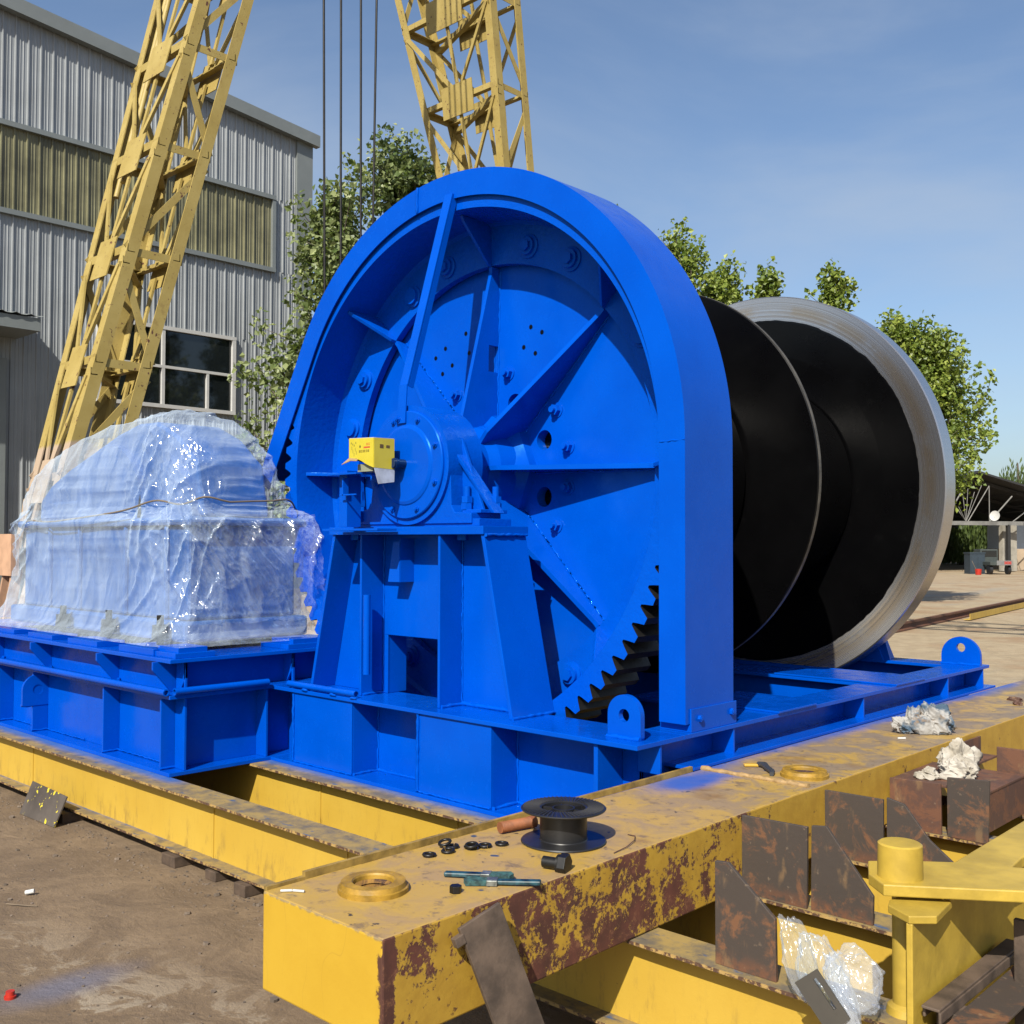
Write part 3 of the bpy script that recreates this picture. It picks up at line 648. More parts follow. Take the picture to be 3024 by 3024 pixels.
# ================================================================= GANTRY CRANE
gc = empty('gantry_crane', (-9.9, 7, GZ), 'yellow lattice gantry crane with two rust specked legs rising behind the winch', 'crane')
def lattice(ybase, zb, slope, zt, wy, xa, xb0, xb1, levels, name):
    """chord lines: y = ybase + slope (z-zb); near side x = xa, far side x from xb0 at zb to xb1 at zt"""
    def node(ch, z):
        t = (z-zb)/(zt-zb); x = xa if ch in 'BC' else xb0+(xb1-xb0)*t; y = ybase+slope*(z-zb)+(wy if ch in 'CD' else 0)
        return Vector((x, y, z))
    leg = MB(); W_ = .12
    for ch, u, v in (('A', (1, 0, 0), (0, 1, 0)), ('B', (-1, 0, 0), (0, 1, 0)), ('C', (-1, 0, 0), (0, -1, 0)), ('D', (1, 0, 0), (0, -1, 0))):
        leg.angle_bar(node(ch, levels[0]-1.3), node(ch, levels[-1]+.6), W_, .012, u, v)
    L_ = leg.build('leg', CY, gc)
    dn = Vector((0, slope, 1)).normalized()
    for face in (('A', 'B', Vector((0, -1, 0))), ('D', 'C', Vector((0, 1, 0)))):
        a, b, nr = face; br = MB()
        for i, z in enumerate(levels):
            pa, pb = node(a, z), node(b, z); c_ = (pa+pb)/2; off = nr*.004
            br.angle_bar(pa-nr*.014, pb-nr*.014, .075, .008, (0, 0, 1), -nr)
            c_ = c_+off
            w_ = .19*(abs(pa.x-pb.x)/.95); gp = MB(); gp.obox(c_+nr*.009, Vector((w_, 0, 0)), dn*.21, nr*.006); gp.build('gusset_plate', CY, L_)
            if i+1 < len(levels):
                z2 = levels[i+1]; c2_ = (node(a, z2)+node(b, z2))/2
                br.bar(c_+dn*.15-nr*.022, c2_-dn*.1-nr*.022, .05, .025, nr)
                br.bar(c_+dn*.15+Vector((-.06, 0, 0)), node(a, z2-.12)+nr*.002+Vector((.07, 0, 0)), .06, .02, nr)
                br.bar(c_+dn*.15+Vector((.06, 0, 0)), node(b, z2-.12)+nr*.002-Vector((.07, 0, 0)), .045, .031, nr)
        z0 = levels[0]; c_ = (node(a, z0)+node(b, z0))/2
        br.bar(c_-dn*.15, (node(a, z0-1.1)+node(b, z0-1.1))/2, .06, .03, nr)
        br.bar(node(a, z0-.15), (node(a, z0-1.1)+node(b, z0-1.1))/2, .07, .02, nr); br.bar(node(b, z0-.15), (node(a, z0-1.1)+node(b, z0-1.1))/2, .07, .02, nr)
        br.build('brace', CY, L_)
    br = MB()
    for (a, b, nr) in (('B', 'C', Vector((1, 0, 0))), ('A', 'D', Vector((-1, 0, 0)))):
        for i, z in enumerate(levels):
            br.angle_bar(node(a, z+.05)-nr*.014, node(b, z+.05)-nr*.014, .08, .008, (0, 0, -1), -nr)
            if i+1 < len(levels):
                br.bar(node(a, z+.04 if i % 2 == 0 else levels[i+1]-.1)-nr*.025, node(b, levels[i+1]-.1 if i % 2 == 0 else z+.04)-nr*.025, .07, .012, nr)
        z = levels[0]; br.bar(node(a, z-.05)-nr*.03, node(b, z-1.05)-nr*.03, .07, .015, nr)
    for i, z in enumerate(levels):
        br.angle_bar(node('B', z-.12), node('D', z-.12), .07, .01, (0, 0, 1), (0, 1, 0))
    br.build('brace', CY, L_)
    return node, L_
lvL = [2.05, 3.16, 4.26, 5.37, 6.47, 7.58, 8.70]
nodeL, LL = lattice(4.22, 2.5, .271, 6.96, .575, -9.5, -10.20, -10.62, lvL, 'left')
m = MB()
for dx, zz_ in ((.06, 5.0), (.13, 5.15)):
    a_ = nodeL('A', zz_)+Vector((.12+dx, .06, 0)); b_ = nodeL('A', 9.2)+Vector((.12+dx, .06, 0)); m.cyl(a_, b_, .028, 10)
m.build('conduit', CY, LL)
# pinkish primed foot of the left leg
m = MB()
m.box(-10.7, -9.6, 3.72, 3.79, 1.19, 1.56)
for x in (-9.66, -9.84, -10.3): m.bar((x, 3.80, 1.25), (x+.02, 3.55, GZ), .09, .03, (1, 0, 0))
m.box(-10.5, -9.4, 3.2, 4.7, GZ, GZ+.25)
m.build('leg_foot', simple('sun_bleached_primer', (.70, .42, .26), .7, 0, .2, 5), LL)
lvR = [3.9, 5.1, 6.30, 7.49, 8.68, 9.87]
nodeR, RR = lattice(9.88, 6.4, -.126, 8.55, .60, -9.5, -10.75, -11.20, lvR, 'right')
m = MB(); m.box(-11, -9.3, 9.9, 11.2, GZ, .8); m.build('leg_foot', CY, RR)
# upper leg continuation and girder high above the picture
m = MB()
for nd in (nodeL, nodeR):
    for ch in 'ABCD':
        p = nd(ch, 9.2); q = Vector((-9.7 if ch in 'BC' else -10.9, p.y+(8.6-p.y)*.85, 12.6)); m.bar(p, q, .11, .05, (0, 1, 0))
m.build('upper_leg', CY, gc)
m = MB()
for (y, z) in ((8.0, 12.6), (9.2, 12.6), (8.0, 13.7), (9.2, 13.7)): m.box(-14, 12, y-.06, y+.06, z-.06, z+.06)
for i in range(26):
    x = -14+i; 
    for y in (8.0, 9.2): m.bar((x, y, 12.6), (x+1, y, 13.7) if i % 2 else (x, y, 13.7), .07, .03, (0, 1, 0)); 
    m.bar((x, 8.0, 12.6), (x+1, 9.2, 12.6), .07, .03, (0, 0, 1)); m.bar((x, 8.0, 13.7), (x, 9.2, 13.7), .07, .03, (0, 0, 1))
m.build('girder', CY, gc)
for (y0_, y1_) in ((6.59, 6.64), (6.82, 6.85), (7.09, 7.12), (7.32, 7.27)):
    m = MB(); m.tube([(-9.0, y0_-.02, 12.6), (-9.0, y0_, 8), (-9.0, y1_, 4), (-9.0, y1_, .9)], .013, 7); m.build('wire_rope', CABLE, gc)
m = MB(); m.box(-9.2, -8.8, 6.5, 7.5, .45, .95); m.cyl((-9.0, 6.8, .2), (-9.0, 7.2, .2), .2, 16); m.build('hook_block', CY, gc, .03)

# ================================================================= YELLOW GRILLAGE
def ibeam_x(x0, x1, yc, zt, zb, fw_, label, mats=(YB, YT, YE)):
    m = MB(); t = .014
    m.box(x0, x1, yc-.006, yc+.006, zb+t, zt-t)
    m.cm = 1; hw = fw_/2
    for z0, z1 in ((zt-t, zt), (zb, zb+t)):
        # wavy worn front edge
        m.box(x0, x1, yc-hw+.004, yc+hw-.004, z0, z1)
    m.cm = 2
    for z0, z1 in ((zt-t, zt), (zb, zb+t)):
        n = 60; pts = []
        for i in range(n+1):
            x = x0+(x1-x0)*i/n; pts.append((x, yc-hw+.004-.004*noise.noise(Vector((x*9, yc, z0)))-.003))
        m.prism([(p[0], p[1]) for p in pts]+[(x1, yc-hw+.005), (x0, yc-hw+.005)], 'z', z0+.0015, z1-.0015)
    m.cm = 0
    for xs in (-3.86, -5.0, -7.3):
        if x0 < xs < x1: m.box(xs-.006, xs+.006, yc-.012, yc-.006, zb+t, zt-t-.012)
    o = m.build('steel_beam', list(mats)); return tag(o, label, 'steel beam', 'yellow beams laid side by side under the box beam')
lab = ['yellow steel beam at the front of the row, running under the gearbox platform', 'second yellow beam from the front, under the front edge of the blue frame',
       'third yellow beam from the front, carrying a stained rusty square plate', 'fourth yellow beam from the front, carrying the boxy rusty shelf',
       'fifth yellow beam from the front, carrying the reddish brown plate']
ys_ = [3.005, 3.695, 4.385, 5.045, 5.68]
for i, (y, lb_) in enumerate(zip(ys_, lab)):
    ibeam_x(-10.5 if i < 2 else -6.5, -.6 if i else -1.0, y, .142, -.185, .17, lb_)
o = MB()
PACK = simple('dark_packing', (.13, .085, .055), .8, 0, .25, 18)
for i, (x, y, w_, h_) in enumerate(((-6.62, 2.90, .10, .06), (-5.28, 2.93, .07, .06), (-4.9, 2.96, .05, .05), (-4.58, 2.93, .05, .06))):
    m = MB(); m.box(x-w_, x+w_, y-.04, y+.25, GZ, GZ+h_); tag(m.build('packing_block', PACK, None, .004), ['pale timber packing block under the front beam beside the tilted dark plate', 'small dark packing block under the middle of the front beam', 'thin packing piece under the front beam, second from the yellow box end', 'small packing block under the front beam nearest the yellow box end'][i], 'block', 'packing under the front beam')
# box girder (Y direction)
bx = empty('box_girder', (-2.48, 6, .145), 'yellow box girder with flaking paint lying across the beams', 'box beam')
m = MB(); X0, X1, Y0, Y1, Z0, Z1 = -2.765, -2.20, 1.828, 11.5, .145, .44
v = [(X0, Y0, Z0), (X1, Y0, Z0), (X1, Y0, Z1), (X0, Y0, Z1)]; m.add(v, [(0, 1, 2, 3)])
m.cm = 1; m.add([(X1, Y0, Z0), (X1, Y1, Z0), (X1, Y1, Z1), (X1, Y0, Z1)], [(0, 1, 2, 3)])
m.add([(X0, Y0, Z0), (X0, Y1, Z0), (X0, Y1, Z1), (X0, Y0, Z1)], [(3, 2, 1, 0)]); m.add([(X0, Y1, Z0), (X1, Y1, Z0), (X1, Y1, Z1), (X0, Y1, Z1)], [(3, 2, 1, 0)])
m.add([(X0, Y0, Z0), (X1, Y0, Z0), (X1, Y1, Z0), (X0, Y1, Z0)], [(3, 2, 1, 0)])
m.cm = 2; holes = [(-2.53, 2.065, .055), (-2.37, 4.44, .050)]
NX, NY = 10, 0
m.add([(X0, Y0, Z1), (X1, Y0, Z1), (X1, Y1, Z1), (X0, Y1, Z1)], [(0, 1, 2, 3)])
bo = m.build('box_plates', [BE, BS, BT], bx)
bv = bo.modifiers.new('weld', 'WELD'); bv.merge_threshold = .0005; b2 = bo.modifiers.new('bevel', 'BEVEL'); b2.width = .006; b2.segments = 2
m = MB(); m.box(X0-.012, X0+.004, 1.98, 4.14, Z1, Z1+.024); m.box(X0-.012, X0+.004, 1.84, 1.98, Z1-.02, Z1+.010)
m.build('edge_bar', YE and simple('yellow_lip', (.44, .29, .07), .55, 0, .3, 14, .002), bx)
m = MB(); m.weld((-2.76, 4.215, .444), (-2.22, 4.225, .444), .013); m.build('weld_bead', simple('old_yellow_weld', (.50, .32, .13), .6, 0, .2, 40, .003), bx)
for i, (x, y, s_) in enumerate(((-2.53, 2.065, 1.0), (-2.345, 4.42, 1.0))):
    m = MB(); m.lathe((x, y, Z1), (0, 0, 1), [(.108, -.003), (.108, .014), (.102, .016), (.098, .030), (.066, .031), (.062, .026), (.060, .003)], 48)
    r_ = m.build('ring', [simple('ring_yellow%d' % i, (.50, .29, .03), .5, 0, .25, 18, .003)], bx)
# rusty disc in each ring, the hole's shade darkened into its colour
for i, (x, y) in enumerate(((-2.53, 2.065), (-2.345, 4.42))):
    m = MB(); m.lathe((x, y, Z1+.003), (0, 0, 1), [(0, 0), (.060, 0), (.060, .012), (.045, .004)], 32); m.build('ring_hole_disc', rust_mat('ring_rust_and_shade%d' % i, (.05, .02, .015), (.35, .18, .03), .5), bx)
rnd = random.Random(4)
# tilted dark plate leaning on the first beam, left
m = MB(); c = Vector((-6.80, 2.80, -.10)); e1 = Vector((.60, -.02, 0)); 
p0, p1, p2, p3 = Vector((-6.97, 2.86, -.053)), Vector((-6.46, 2.86, -.069)), Vector((-6.47, 2.785, -.245)), Vector((-6.96, 2.775, -.245))
n_ = (p1-p0).cross(p3-p0).normalized()*.008
m.add([p0, p1, p2, p3, p0+n_, p1+n_, p2+n_, p3+n_], [(0, 1, 2, 3), (7, 6, 5, 4), (0, 4, 5, 1), (1, 5, 6, 2), (2, 6, 7, 3), (3, 7, 4, 0)])
PM, t_, p_ = nmat('dark_plate_with_yellow_spatter'); gg = NG(t_)
cc = gg.mix(gg.ramp(gg.noise(4), .3, .7), (.06, .048, .04), (.12, .10, .085)); cc = gg.mix(gg.ramp(gg.noise(17, detail=4), .62, .64), cc, (.75, .62, .03)); gg.l(cc, p_.inputs['Base Color']); p_.inputs['Roughness'].default_value = .6
tag(m.build('scrap_plate', PM), 'tilted dark square plate with yellow paint spatter leaning on the front beam', 'steel plate')
# leaning plank on the box side
m = MB(); a = Vector((-2.165, 2.155, .43)); b = Vector((-2.02, 2.34, -.20)); dd = (b-a).normalized(); wv = Vector((.03, .165, .05)).normalized(); nv = dd.cross(wv).normalized(); wv = nv.cross(dd).normalized()
m.obox((a+b)/2, (b-a)/2, wv*.074, nv*.008); m.obox(a-wv*.086+dd*.03, dd*.014, wv*.016, nv*.012)
STRIPM = simple('brown_grey_steel_strip', (.15, .105, .075), .65, 0, .32, 9, .003, 40)
tag(m.build('steel_strip', STRIPM, None, .002), 'grey brown flat steel strip leaning against the flaking side of the yellow box', 'steel strip')

# ---------------------------------------------------------------- rusty plates
def plate(pts, y, label, mat=RUST, th=.014, grp='rusty stop plates standing on the yellow beams'):
    m = MB(); m.prism(pts, 'y', y, y+th); tag(m.build('steel_plate', mat, None, .002), label, 'steel plate', grp)
plate([(-1.886, .142), (-1.667, .142), (-1.67, .335), (-1.838, .474), (-1.887, .470)], 2.955, 'dark stop plate with cut corner and orange edge, behind the plastic bag')
plate([(-2.189, .142), (-1.916, .142), (-1.911, .445), (-2.189, .440)], 3.62, 'square mottled brown plate nearest the flaking paint, left of a cut-corner plate')
plate([(-1.901, .142), (-1.663, .142), (-1.660, .245), (-1.837, .460), (-1.897, .452)], 3.625, 'brown cut-corner plate standing left of the yellow stub post')
plate([(-2.190, .142), (-1.930, .142), (-1.928, .423), (-2.192, .421)], 4.31, 'square dark brown plate touching the box at the weld line')
plate([(-1.915, .142), (-1.60, .142), (-1.637, .215), (-1.735, .289), (-1.840, .417), (-1.915, .433)], 4.315, 'cut-corner plate with a smear of grey sealant on top')
plate([(-2.19, .142), (-1.943, .142), (-1.945, .379), (-2.19, .370)], 4.97, 'square plate with orange rust at the rim, left of the boxy shelf', RUST2)
plate([(-1.912, .142), (-1.730, .142), (-1.721, .428), (-1.912, .415)], 4.96, 'upright plate with streaked rust closing the front of the shelf')
plate([(-1.907, .142), (-1.60, .142), (-1.62, .40), (-1.775, .468), (-1.907, .468)], 5.6, 'reddish brown plate right of the cream rag', RUST2)
m = MB(); m.box(-2.19, -1.74, 5.0, 5.50, .355, .367); m.box(-1.755, -1.743, 5.0, 5.5, .18, .355); m.box(-2.19, -1.76, 5.2, 5.212, .23, .27)
tag(m.build('steel_shelf', RUST2, None, .002), 'boxy brown channel section under the cream rag', 'steel section')
m = MB(); m.box(-2.19, -2.178, 5.72, 6.15, .31, .415); m.box(-2.178, -2.09, 5.72, 6.15, .31, .32)
tag(m.build('angle_cleat', RUST2), 'short brown angle cleat fixed on the yellow box side behind the cream rag', 'steel angle')

# ---------------------------------------------------------------- yellow trestle with stub, lower right
ts = empty('yellow_trestle', (-1.2, 3.0, .142), 'bright yellow steel bracket with a round stub on its arm, lower right', 'bracket')
YS = simple('fresh_yellow_paint', (.64, .44, .060), .45, 0, .16, 7, .002, 30)
PZ = .53; m = MB()
arm = [(-1.440, 3.11), (-1.385, 2.995), (-1.308, 2.925), (-1.04, 3.115), (-.72, 3.34), (-.70, 3.60), (-1.10, 3.35), (-1.11, 3.47), (-1.06, 4.75), (-1.30, 4.75), (-1.252, 3.95), (-1.244, 3.28), (-1.36, 3.19)]
m.prism(arm, 'z', PZ-.034, PZ); m.build('arm_plate', [YS], ts, .004)
m = MB(); m.lathe((-1.305, 3.03, PZ), (0, 0, 1), [(0, .098), (.056, .098), (.062, .094), (.064, .0)], 40); m.build('stub_post', YS, ts)
m = MB(); m.prism([(-1.300, 2.945), (-1.285, 2.90), (-1.205, 2.853), (-1.150, 2.905), (-1.168, 3.06), (-1.29, 3.05)], 'z', .462, .484); m.box(-1.216, -1.198, 2.857, 2.868, .06, .462)
m.build('flange_plate', YS, ts, .003)
m = MB(); m.box(-1.216, -1.200, 2.868, 4.6, .03, .462); m.box(-1.30, -1.12, 2.80, 4.6, .015, .03)
m.build('web', YS, ts)
m = MB(); m.lathe((-1.292, 3.03, .142), (0, 0, 1), [(.036, 0), (.036, .34)], 24); m.lathe((-1.292, 3.03, .142), (0, 0, 1), [(.055, 0), (.05, .02), (.036, .03)], 24); m.box(-1.335, -1.262, 3.04, 3.05, .142, .496)
m.build('leg', YS, ts)
# bits of steel at the lower right
m = MB(); m.box(-1.185, -1.135, 2.88, 3.55, .235, .243); m.box(-1.139, -1.131, 2.88, 3.56, .205, .235); m.box(-1.19, -1.182, 2.9, 3.5, .205, .235); m.box(-1.18, -1.10, 2.97, 3.05, .142, .205)
tag(m.build('steel_channel', STRIPM, None, .002), 'grey folded channel offcut right of the yellow web, lower right corner', 'steel offcut')
m = MB(); m.box(-1.125, -1.01, 2.86, 3.45, .198, .206); m.box(-1.10, -1.02, 2.97, 3.05, .142, .198); tag(m.build('steel_strip', RUST, None, .002), 'dark flat strip right of the folded channel in the lower right corner', 'steel strip')
m = MB(); m.box(-1.085, -.99, 3.31, 3.33, GZ, .39); tag(m.build('steel_post', STRIPM, None, .003), 'brown upright strip cut by the right edge of the picture', 'steel strip')
m = MB(); m.box(-2.3, .5, 2.2, 7.5, GZ-.0, GZ+.004); tag(m.build('steel_sheet', RUSTP), 'thin rusty sheet on the ground under the beams at the right', 'steel sheet')

# ================================================================= WINCH
wn = empty('winch', (-4.48, 5.9, .142), 'huge bright blue cable winch with open gear wheel, black drum and polished brake ring', 'winch')
CX, CZ = -4.48, 1.93
# ---- base frame
m = MB(); Z0, Z1 = .142, .605; YF = 3.765; T = .02
m.box(-6.9, -2.80, YF, 4.13, Z1-.023, Z1)                         # front top flange
m.box(-3.03, -2.80, 4.13, 8.09, Z1-.023, Z1)                      # side top flange
m.box(-6.6, -3.03, 7.84, 8.09, Z1-.0225, Z1-.0005)                # far flange
m.box(-6.1, -2.97, YF-.005, 4.15, Z0, Z0+.02)                     # bottom flange front
m.box(-3.02, -2.760, 4.15, 8.10, .4415, .4575)
m.box(-6.4, -2.93, 3.975, 3.99, Z0+.02, Z1-.023)                  # web front
m.box(-2.945, -2.93, 3.975, 8.04, Z0+.2, Z1-.023)                  # web side
m.box(-6.4, -2.93, 7.95, 7.965, .2, Z1-.023)
for x0, x1 in ((-5.41, -4.835), (-4.275, -3.715)):
    m.box(x0, x1, 3.780, 3.792, Z0+.02, Z1-.023); m.box(x0, x0+.012, 3.792, 3.975, Z0+.02, Z1-.023); m.box(x1-.012, x1, 3.792, 3.975, Z0+.02, Z1-.023)
for x in (-3.05,): m.box(x-.012, x+.012, 3.785, 3.975, Z0+.02, Z1-.023)
for y in (3.945, 4.566, 6.014, 7.313, 7.973):
    m.box(-2.93, -2.806, y, y+.016, .448, Z1-.023)
# inner cross members and inner flange plates under the drum
for y in (4.98, 6.42, 7.2): m.box(-6.2, -2.945, y+.1, y+.115, .15, Z1-.03)
m.box(-3.75, -3.03, 4.95, 5.40, Z1-.021, Z1-.001); m.prism([(-2.79, 4.99), (-2.79, 5.40), (-3.02, 5.52), (-3.35, 5.52), (-3.35, 5.0)], 'z', Z1, Z1+.012)
m.prism([(-2.795, 6.46), (-2.795, 6.90), (-3.05, 7.0), (-3.40, 6.95), (-3.65, 6.80), (-3.65, 6.46)], 'z', Z1, Z1+.012); m.box(-4.6, -3.03, 6.46, 6.90, Z1-.0215, Z1-.0015)
m.box(-6.6, -6.35, 4.13, 8.09, Z1-.0235, Z1-.002); m.box(-6.45, -6.435, 4.0, 8.0, .15, Z1-.03)
bf = m.build('base_frame', BLUE, wn, .0025)
m = MB()
for x0, x1 in ((-5.41, -4.835), (-4.275, -3.715)): m.weld((x0, 3.778, Z0+.025), (x1, 3.778, Z0+.025), .006)
m.weld((-4.262, 3.776, Z0+.03), (-4.262, 3.776, Z1-.03), .009); m.weld((-5.40, 3.776, Z0+.03), (-5.40, 3.776, Z1-.03), .008)
m.weld((-3.71, 3.79, Z0+.024), (-3.71, 3.97, Z0+.024), .01); m.weld((-4.83, 3.79, Z0+.024), (-4.83, 3.97, Z0+.024), .009)
m.weld((-4.83, 3.97, Z0+.024), (-4.28, 3.97, Z0+.024), .009); m.weld((-3.71, 3.97, Z0+.024), (-2.95, 3.97, Z0+.024), .009)
m.weld((-4.83, 3.972, Z0+.03), (-4.83, 3.972, Z1-.03), .006); m.weld((-3.71, 3.972, Z0+.03), (-3.71, 3.972, Z1-.03), .006); m.weld((-2.925, 3.98, .45), (-2.925, 3.98, Z1-.03), .007)
m.build('weld_seam', WELD, bf)
def lug(cx_, y0, z0, r_, h_, plane, hr=.035, name='lifting_lug', parent=None, th=.03, hc=None):
    """round-topped lifting eye"""
    n = 24; out = [(-r_, 0)]+[(-r_*cos(pi*i/n), h_-r_+r_*sin(pi*i/n)) for i in range(n+1)]+[(r_, 0)]
    hc = hc or (0, h_-r_); k = 24
    inn = [(hc[0]+hr*cos(2*pi*i/k), hc[1]+hr*sin(2*pi*i/k)) for i in range(k)]
    # front/back faces as fan between outline and hole
    N = 72
    def ray_out(a):
        dx, dz = cos(a), sin(a); best = 9
        for i in range(len(out)):
            x1, z1 = out[i]; x2, z2 = out[(i+1) % len(out)]; x1 -= hc[0]; x2 -= hc[0]; z1 -= hc[1]; z2 -= hc[1]
            den = dx*(z2-z1)-dz*(x2-x1)
            if abs(den) < 1e-9: continue
            t = (x1*(z2-z1)-z1*(x2-x1))/den; u = (x1*dz-z1*dx)/den
            if t > 0 and -1e-6 <= u <= 1+1e-6: best = min(best, t)
        return best
    m = MB(); V = []
    for (off) in (0, th):
        for i in range(N):
            a = 2*pi*i/N; t = ray_out(a); 
            for rr in (hr, t):
                p = (hc[0]+cos(a)*rr, hc[1]+sin(a)*rr)
                V.append((cx_+p[0], y0+off, z0+p[1]) if plane == 'y' else (cx_+off, y0+p[0], z0+p[1]))
    F = []
    for i in range(N):
        j = (i+1) % N; a, b, c_, d = 2*i, 2*i+1, 2*j+1, 2*j; o_ = 2*N
        F += [(a, b, c_, d), (o_+d, o_+c_, o_+b, o_+a), (a, d, o_+d, o_+a), (b, o_+b, o_+c_, c_)]
    m.add(V, F); m.weld((cx_-r_, y0-.004, z0+.004) if plane == 'y' else (cx_-.004, y0-r_, z0+.004), (cx_+r_, y0-.004, z0+.004) if plane == 'y' else (cx_-.004, y0+r_, z0+.004), .012)
    return m.build(name, BLUE, parent)
lug(-2.945, 3.86, Z1, .094, .20, 'y', .030, parent=bf); lug(-2.955, 7.95, Z1, .142, .205, 'y', .032, parent=bf, hc=(.0, .125))
# ---- pedestal
m = MB(); YP = 3.87; b0 = Z1; tz = 1.54
def slant(xb, xt, th):   # slanted side plates
    m.prism([(xb, b0), (xb+th, b0), (xt+th, tz), (xt, tz)], 'y', YP, 4.19)
slant(-5.365, -5.145, .024); slant(-3.675, -3.885, .024)
m.prism([(-5.34, b0), (-4.87, b0), (-4.87, tz), (-5.12, tz)], 'y', 4.04, 4.052); m.prism([(-4.20, b0), (-3.66, b0), (-3.87, tz), (-4.20, tz)], 'y', 4.04, 4.052)
m.box(-4.87, -4.20, 4.04, 4.052, .95, tz)
m.box(-4.87, -4.83, 4.04, 4.052, b0, .95)
m.box(-4.885, -4.867, YP, 4.04, b0, tz); m.box(-4.212, -4.194, YP, 4.04, b0, tz)
m.box(-4.845, -4.833, 4.052, 4.19, b0, .95)
m.box(-5.165, -3.855, YP-.012, 4.205, tz, tz+.045)
m.build('pedestal_gap', BLUE, wn) if False else None
pd = m.build('pedestal', BLUE, wn, .003)
m = MB(); m.weld((-5.36, YP-.0, b0+.006), (-5.36, 4.19, b0+.006), .008); m.weld((-4.862, 3.88, b0+.006), (-4.862, 4.04, b0+.006), .009); m.weld((-4.19, 3.88, b0+.006), (-4.19, 4.04, b0+.006), .012); m.weld((-4.19, 4.035, b0+.008), (-3.69, 4.035, b0+.008), .012)
m.weld((-3.65, YP, b0+.006), (-3.65, 4.19, b0+.006), .010); m.weld((-4.19, 4.036, b0), (-4.19, 4.036, tz), .005); m.weld((-4.863, 4.036, b0), (-4.863, 4.036, tz), .005); m.weld((-3.85, 3.87, tz-.002), (-3.85, 4.19, tz-.002), .008)
m.build('weld_seam', WELD, pd)
m = MB(); m.cyl((-4.804, 3.86, .735), (-4.804, 3.86, 1.193), .021, 16); m.build('pipe', BLUE, pd)
m = MB(); m.prism([(-4.64, 1.50), (-4.60, 1.50), (-4.60, 1.27), (-4.70, 1.27), (-4.655, 1.50)], 'y', 3.93, 3.935); m.box(-4.604, -4.598, 3.935, 4.04, 1.27, 1.52); m.build('name_plate_bracket', BLUE, pd)
# guide pipes along the frame edge
m = MB()
m.lathe((-5.45, 3.775, Z1+.026), (1, 0, 0), [(.014, .66), (.019, .66), (.019, 0)], 16); m.cyl((-4.82, 3.775, Z1+.026), (-4.80, 3.775, Z1+.026), .013, 12)
for x in (-5.30, -5.02, -4.83): m.weld((x, 3.765, Z1+.003), (x+.06, 3.765, Z1+.003), .008)
m.build('pipe', BLUE, bf)
# ---- bearing housing
YH = 3.885
m = MB()
m.lathe((CX, YH, CZ), (0, 1, 0), [(.30, 0), (.335, .0), (.335, .26), (.20, .26)], 72)
body = [(-4.98, 1.60), (-3.99, 1.60), (-3.99, 1.655), (-4.12, 1.66), (-4.145, 1.70), (-4.155, 1.93), (-4.8, 1.93), (-4.83, 1.70), (-4.98, 1.66)]
m.prism(body, 'y', YH+.02, 4.13)
m.box(-5.09, -3.94, YH+.03, 4.16, 1.585, 1.625); m.box(-4.10, -3.96, YH+.06, 4.15, 1.655, 1.675); m.box(-5.06, -4.9, YH+.0, 4.13, 1.62, 1.68)
# flank ribs
m.prism([(-4.16, 2.07), (-4.175, 1.66), (-3.985, 1.66)], 'y', 3.995, 4.015)
m.prism([(-4.80, 2.05), (-4.785, 1.66), (-4.98, 1.66)], 'y', 3.995, 4.015)
m.add([(-4.23, 3.93, 2.06), (-4.205, 3.93, 2.06), (-3.93, 4.02, 1.655), (-3.955, 4.02, 1.655), (-4.23, 4.0, 2.06), (-4.205, 4.0, 2.06), (-3.93, 4.1, 1.655), (-3.955, 4.1, 1.655)], [(0, 3, 2, 1), (4, 5, 6, 7), (0, 1, 5, 4), (1, 2, 6, 5), (2, 3, 7, 6), (3, 0, 4, 7)])
bh = m.build('bearing_housing', BLUEC, wn, .003)
m = MB(); m.lathe((CX, YH, CZ), (0, 1, 0), [(0, -.030), (.205, -.030), (.222, -.024), (.228, -.018), (.298, -.018), (.303, -.013), (.303, .004)], 80)
cv = m.build('cover', BLUE, bh)
for k in range(8):
    a = radians(22+k*45); m = MB(); m.bolt((CX+.266*cos(a), YH-.018, CZ+.266*sin(a)), (0, -1, 0), .013, True, .0); m.build('cover_bolt', BOLT, bh)
for (x, y) in ((-4.09, 3.97), (-3.99, 4.09), (-5.01, 3.97), (-4.93, 4.10)):
    m = MB(); m.cyl((x, y, 1.66), (x, y, 1.80), .019, 16); m.hexn((x, y, 1.675), (0, 0, 1), .033, .035, .3); m.hexn((x, y, 1.712), (0, 0, 1), .033, .035, .6); m.build('anchor_bolt', BOLT, bh)
for x in (-5.01, -4.09):
    m = MB(); m.hexn((x, 3.94, 1.54), (0, 0, -1), .03, .03, 0); m.build('anchor_nut', BOLT, pd)
# encoder shaft and post
m = MB(); m.cyl((CX, 3.77, CZ+.005), (CX, 3.86, CZ+.005), .026, 20); m.cyl((CX, 3.78, CZ+.005), (CX, 3.80, CZ+.005), .030, 20); m.build('sensor_shaft', simple('blue_black_shaft', (.004, .025, .10), .3), bh)
m = MB(); m.box(-4.86, -4.79, 3.70, 3.712, 1.585, 1.905) ; m.box(-4.798, -4.79, 3.712, 3.80, 1.585, 1.905); m.box(-4.88, -4.62, 3.63, 3.83, 1.875, 1.885); m.box(-5.02, -4.52, 3.70, 3.84, 1.562, 1.574)
m.box(-4.81, -4.66, 3.66, 3.668, 1.76, 1.768); m.box(-4.785, -4.775, 3.66, 3.70, 1.76, 1.86)
m.build('sensor_bracket', BLUE, bh, .001)
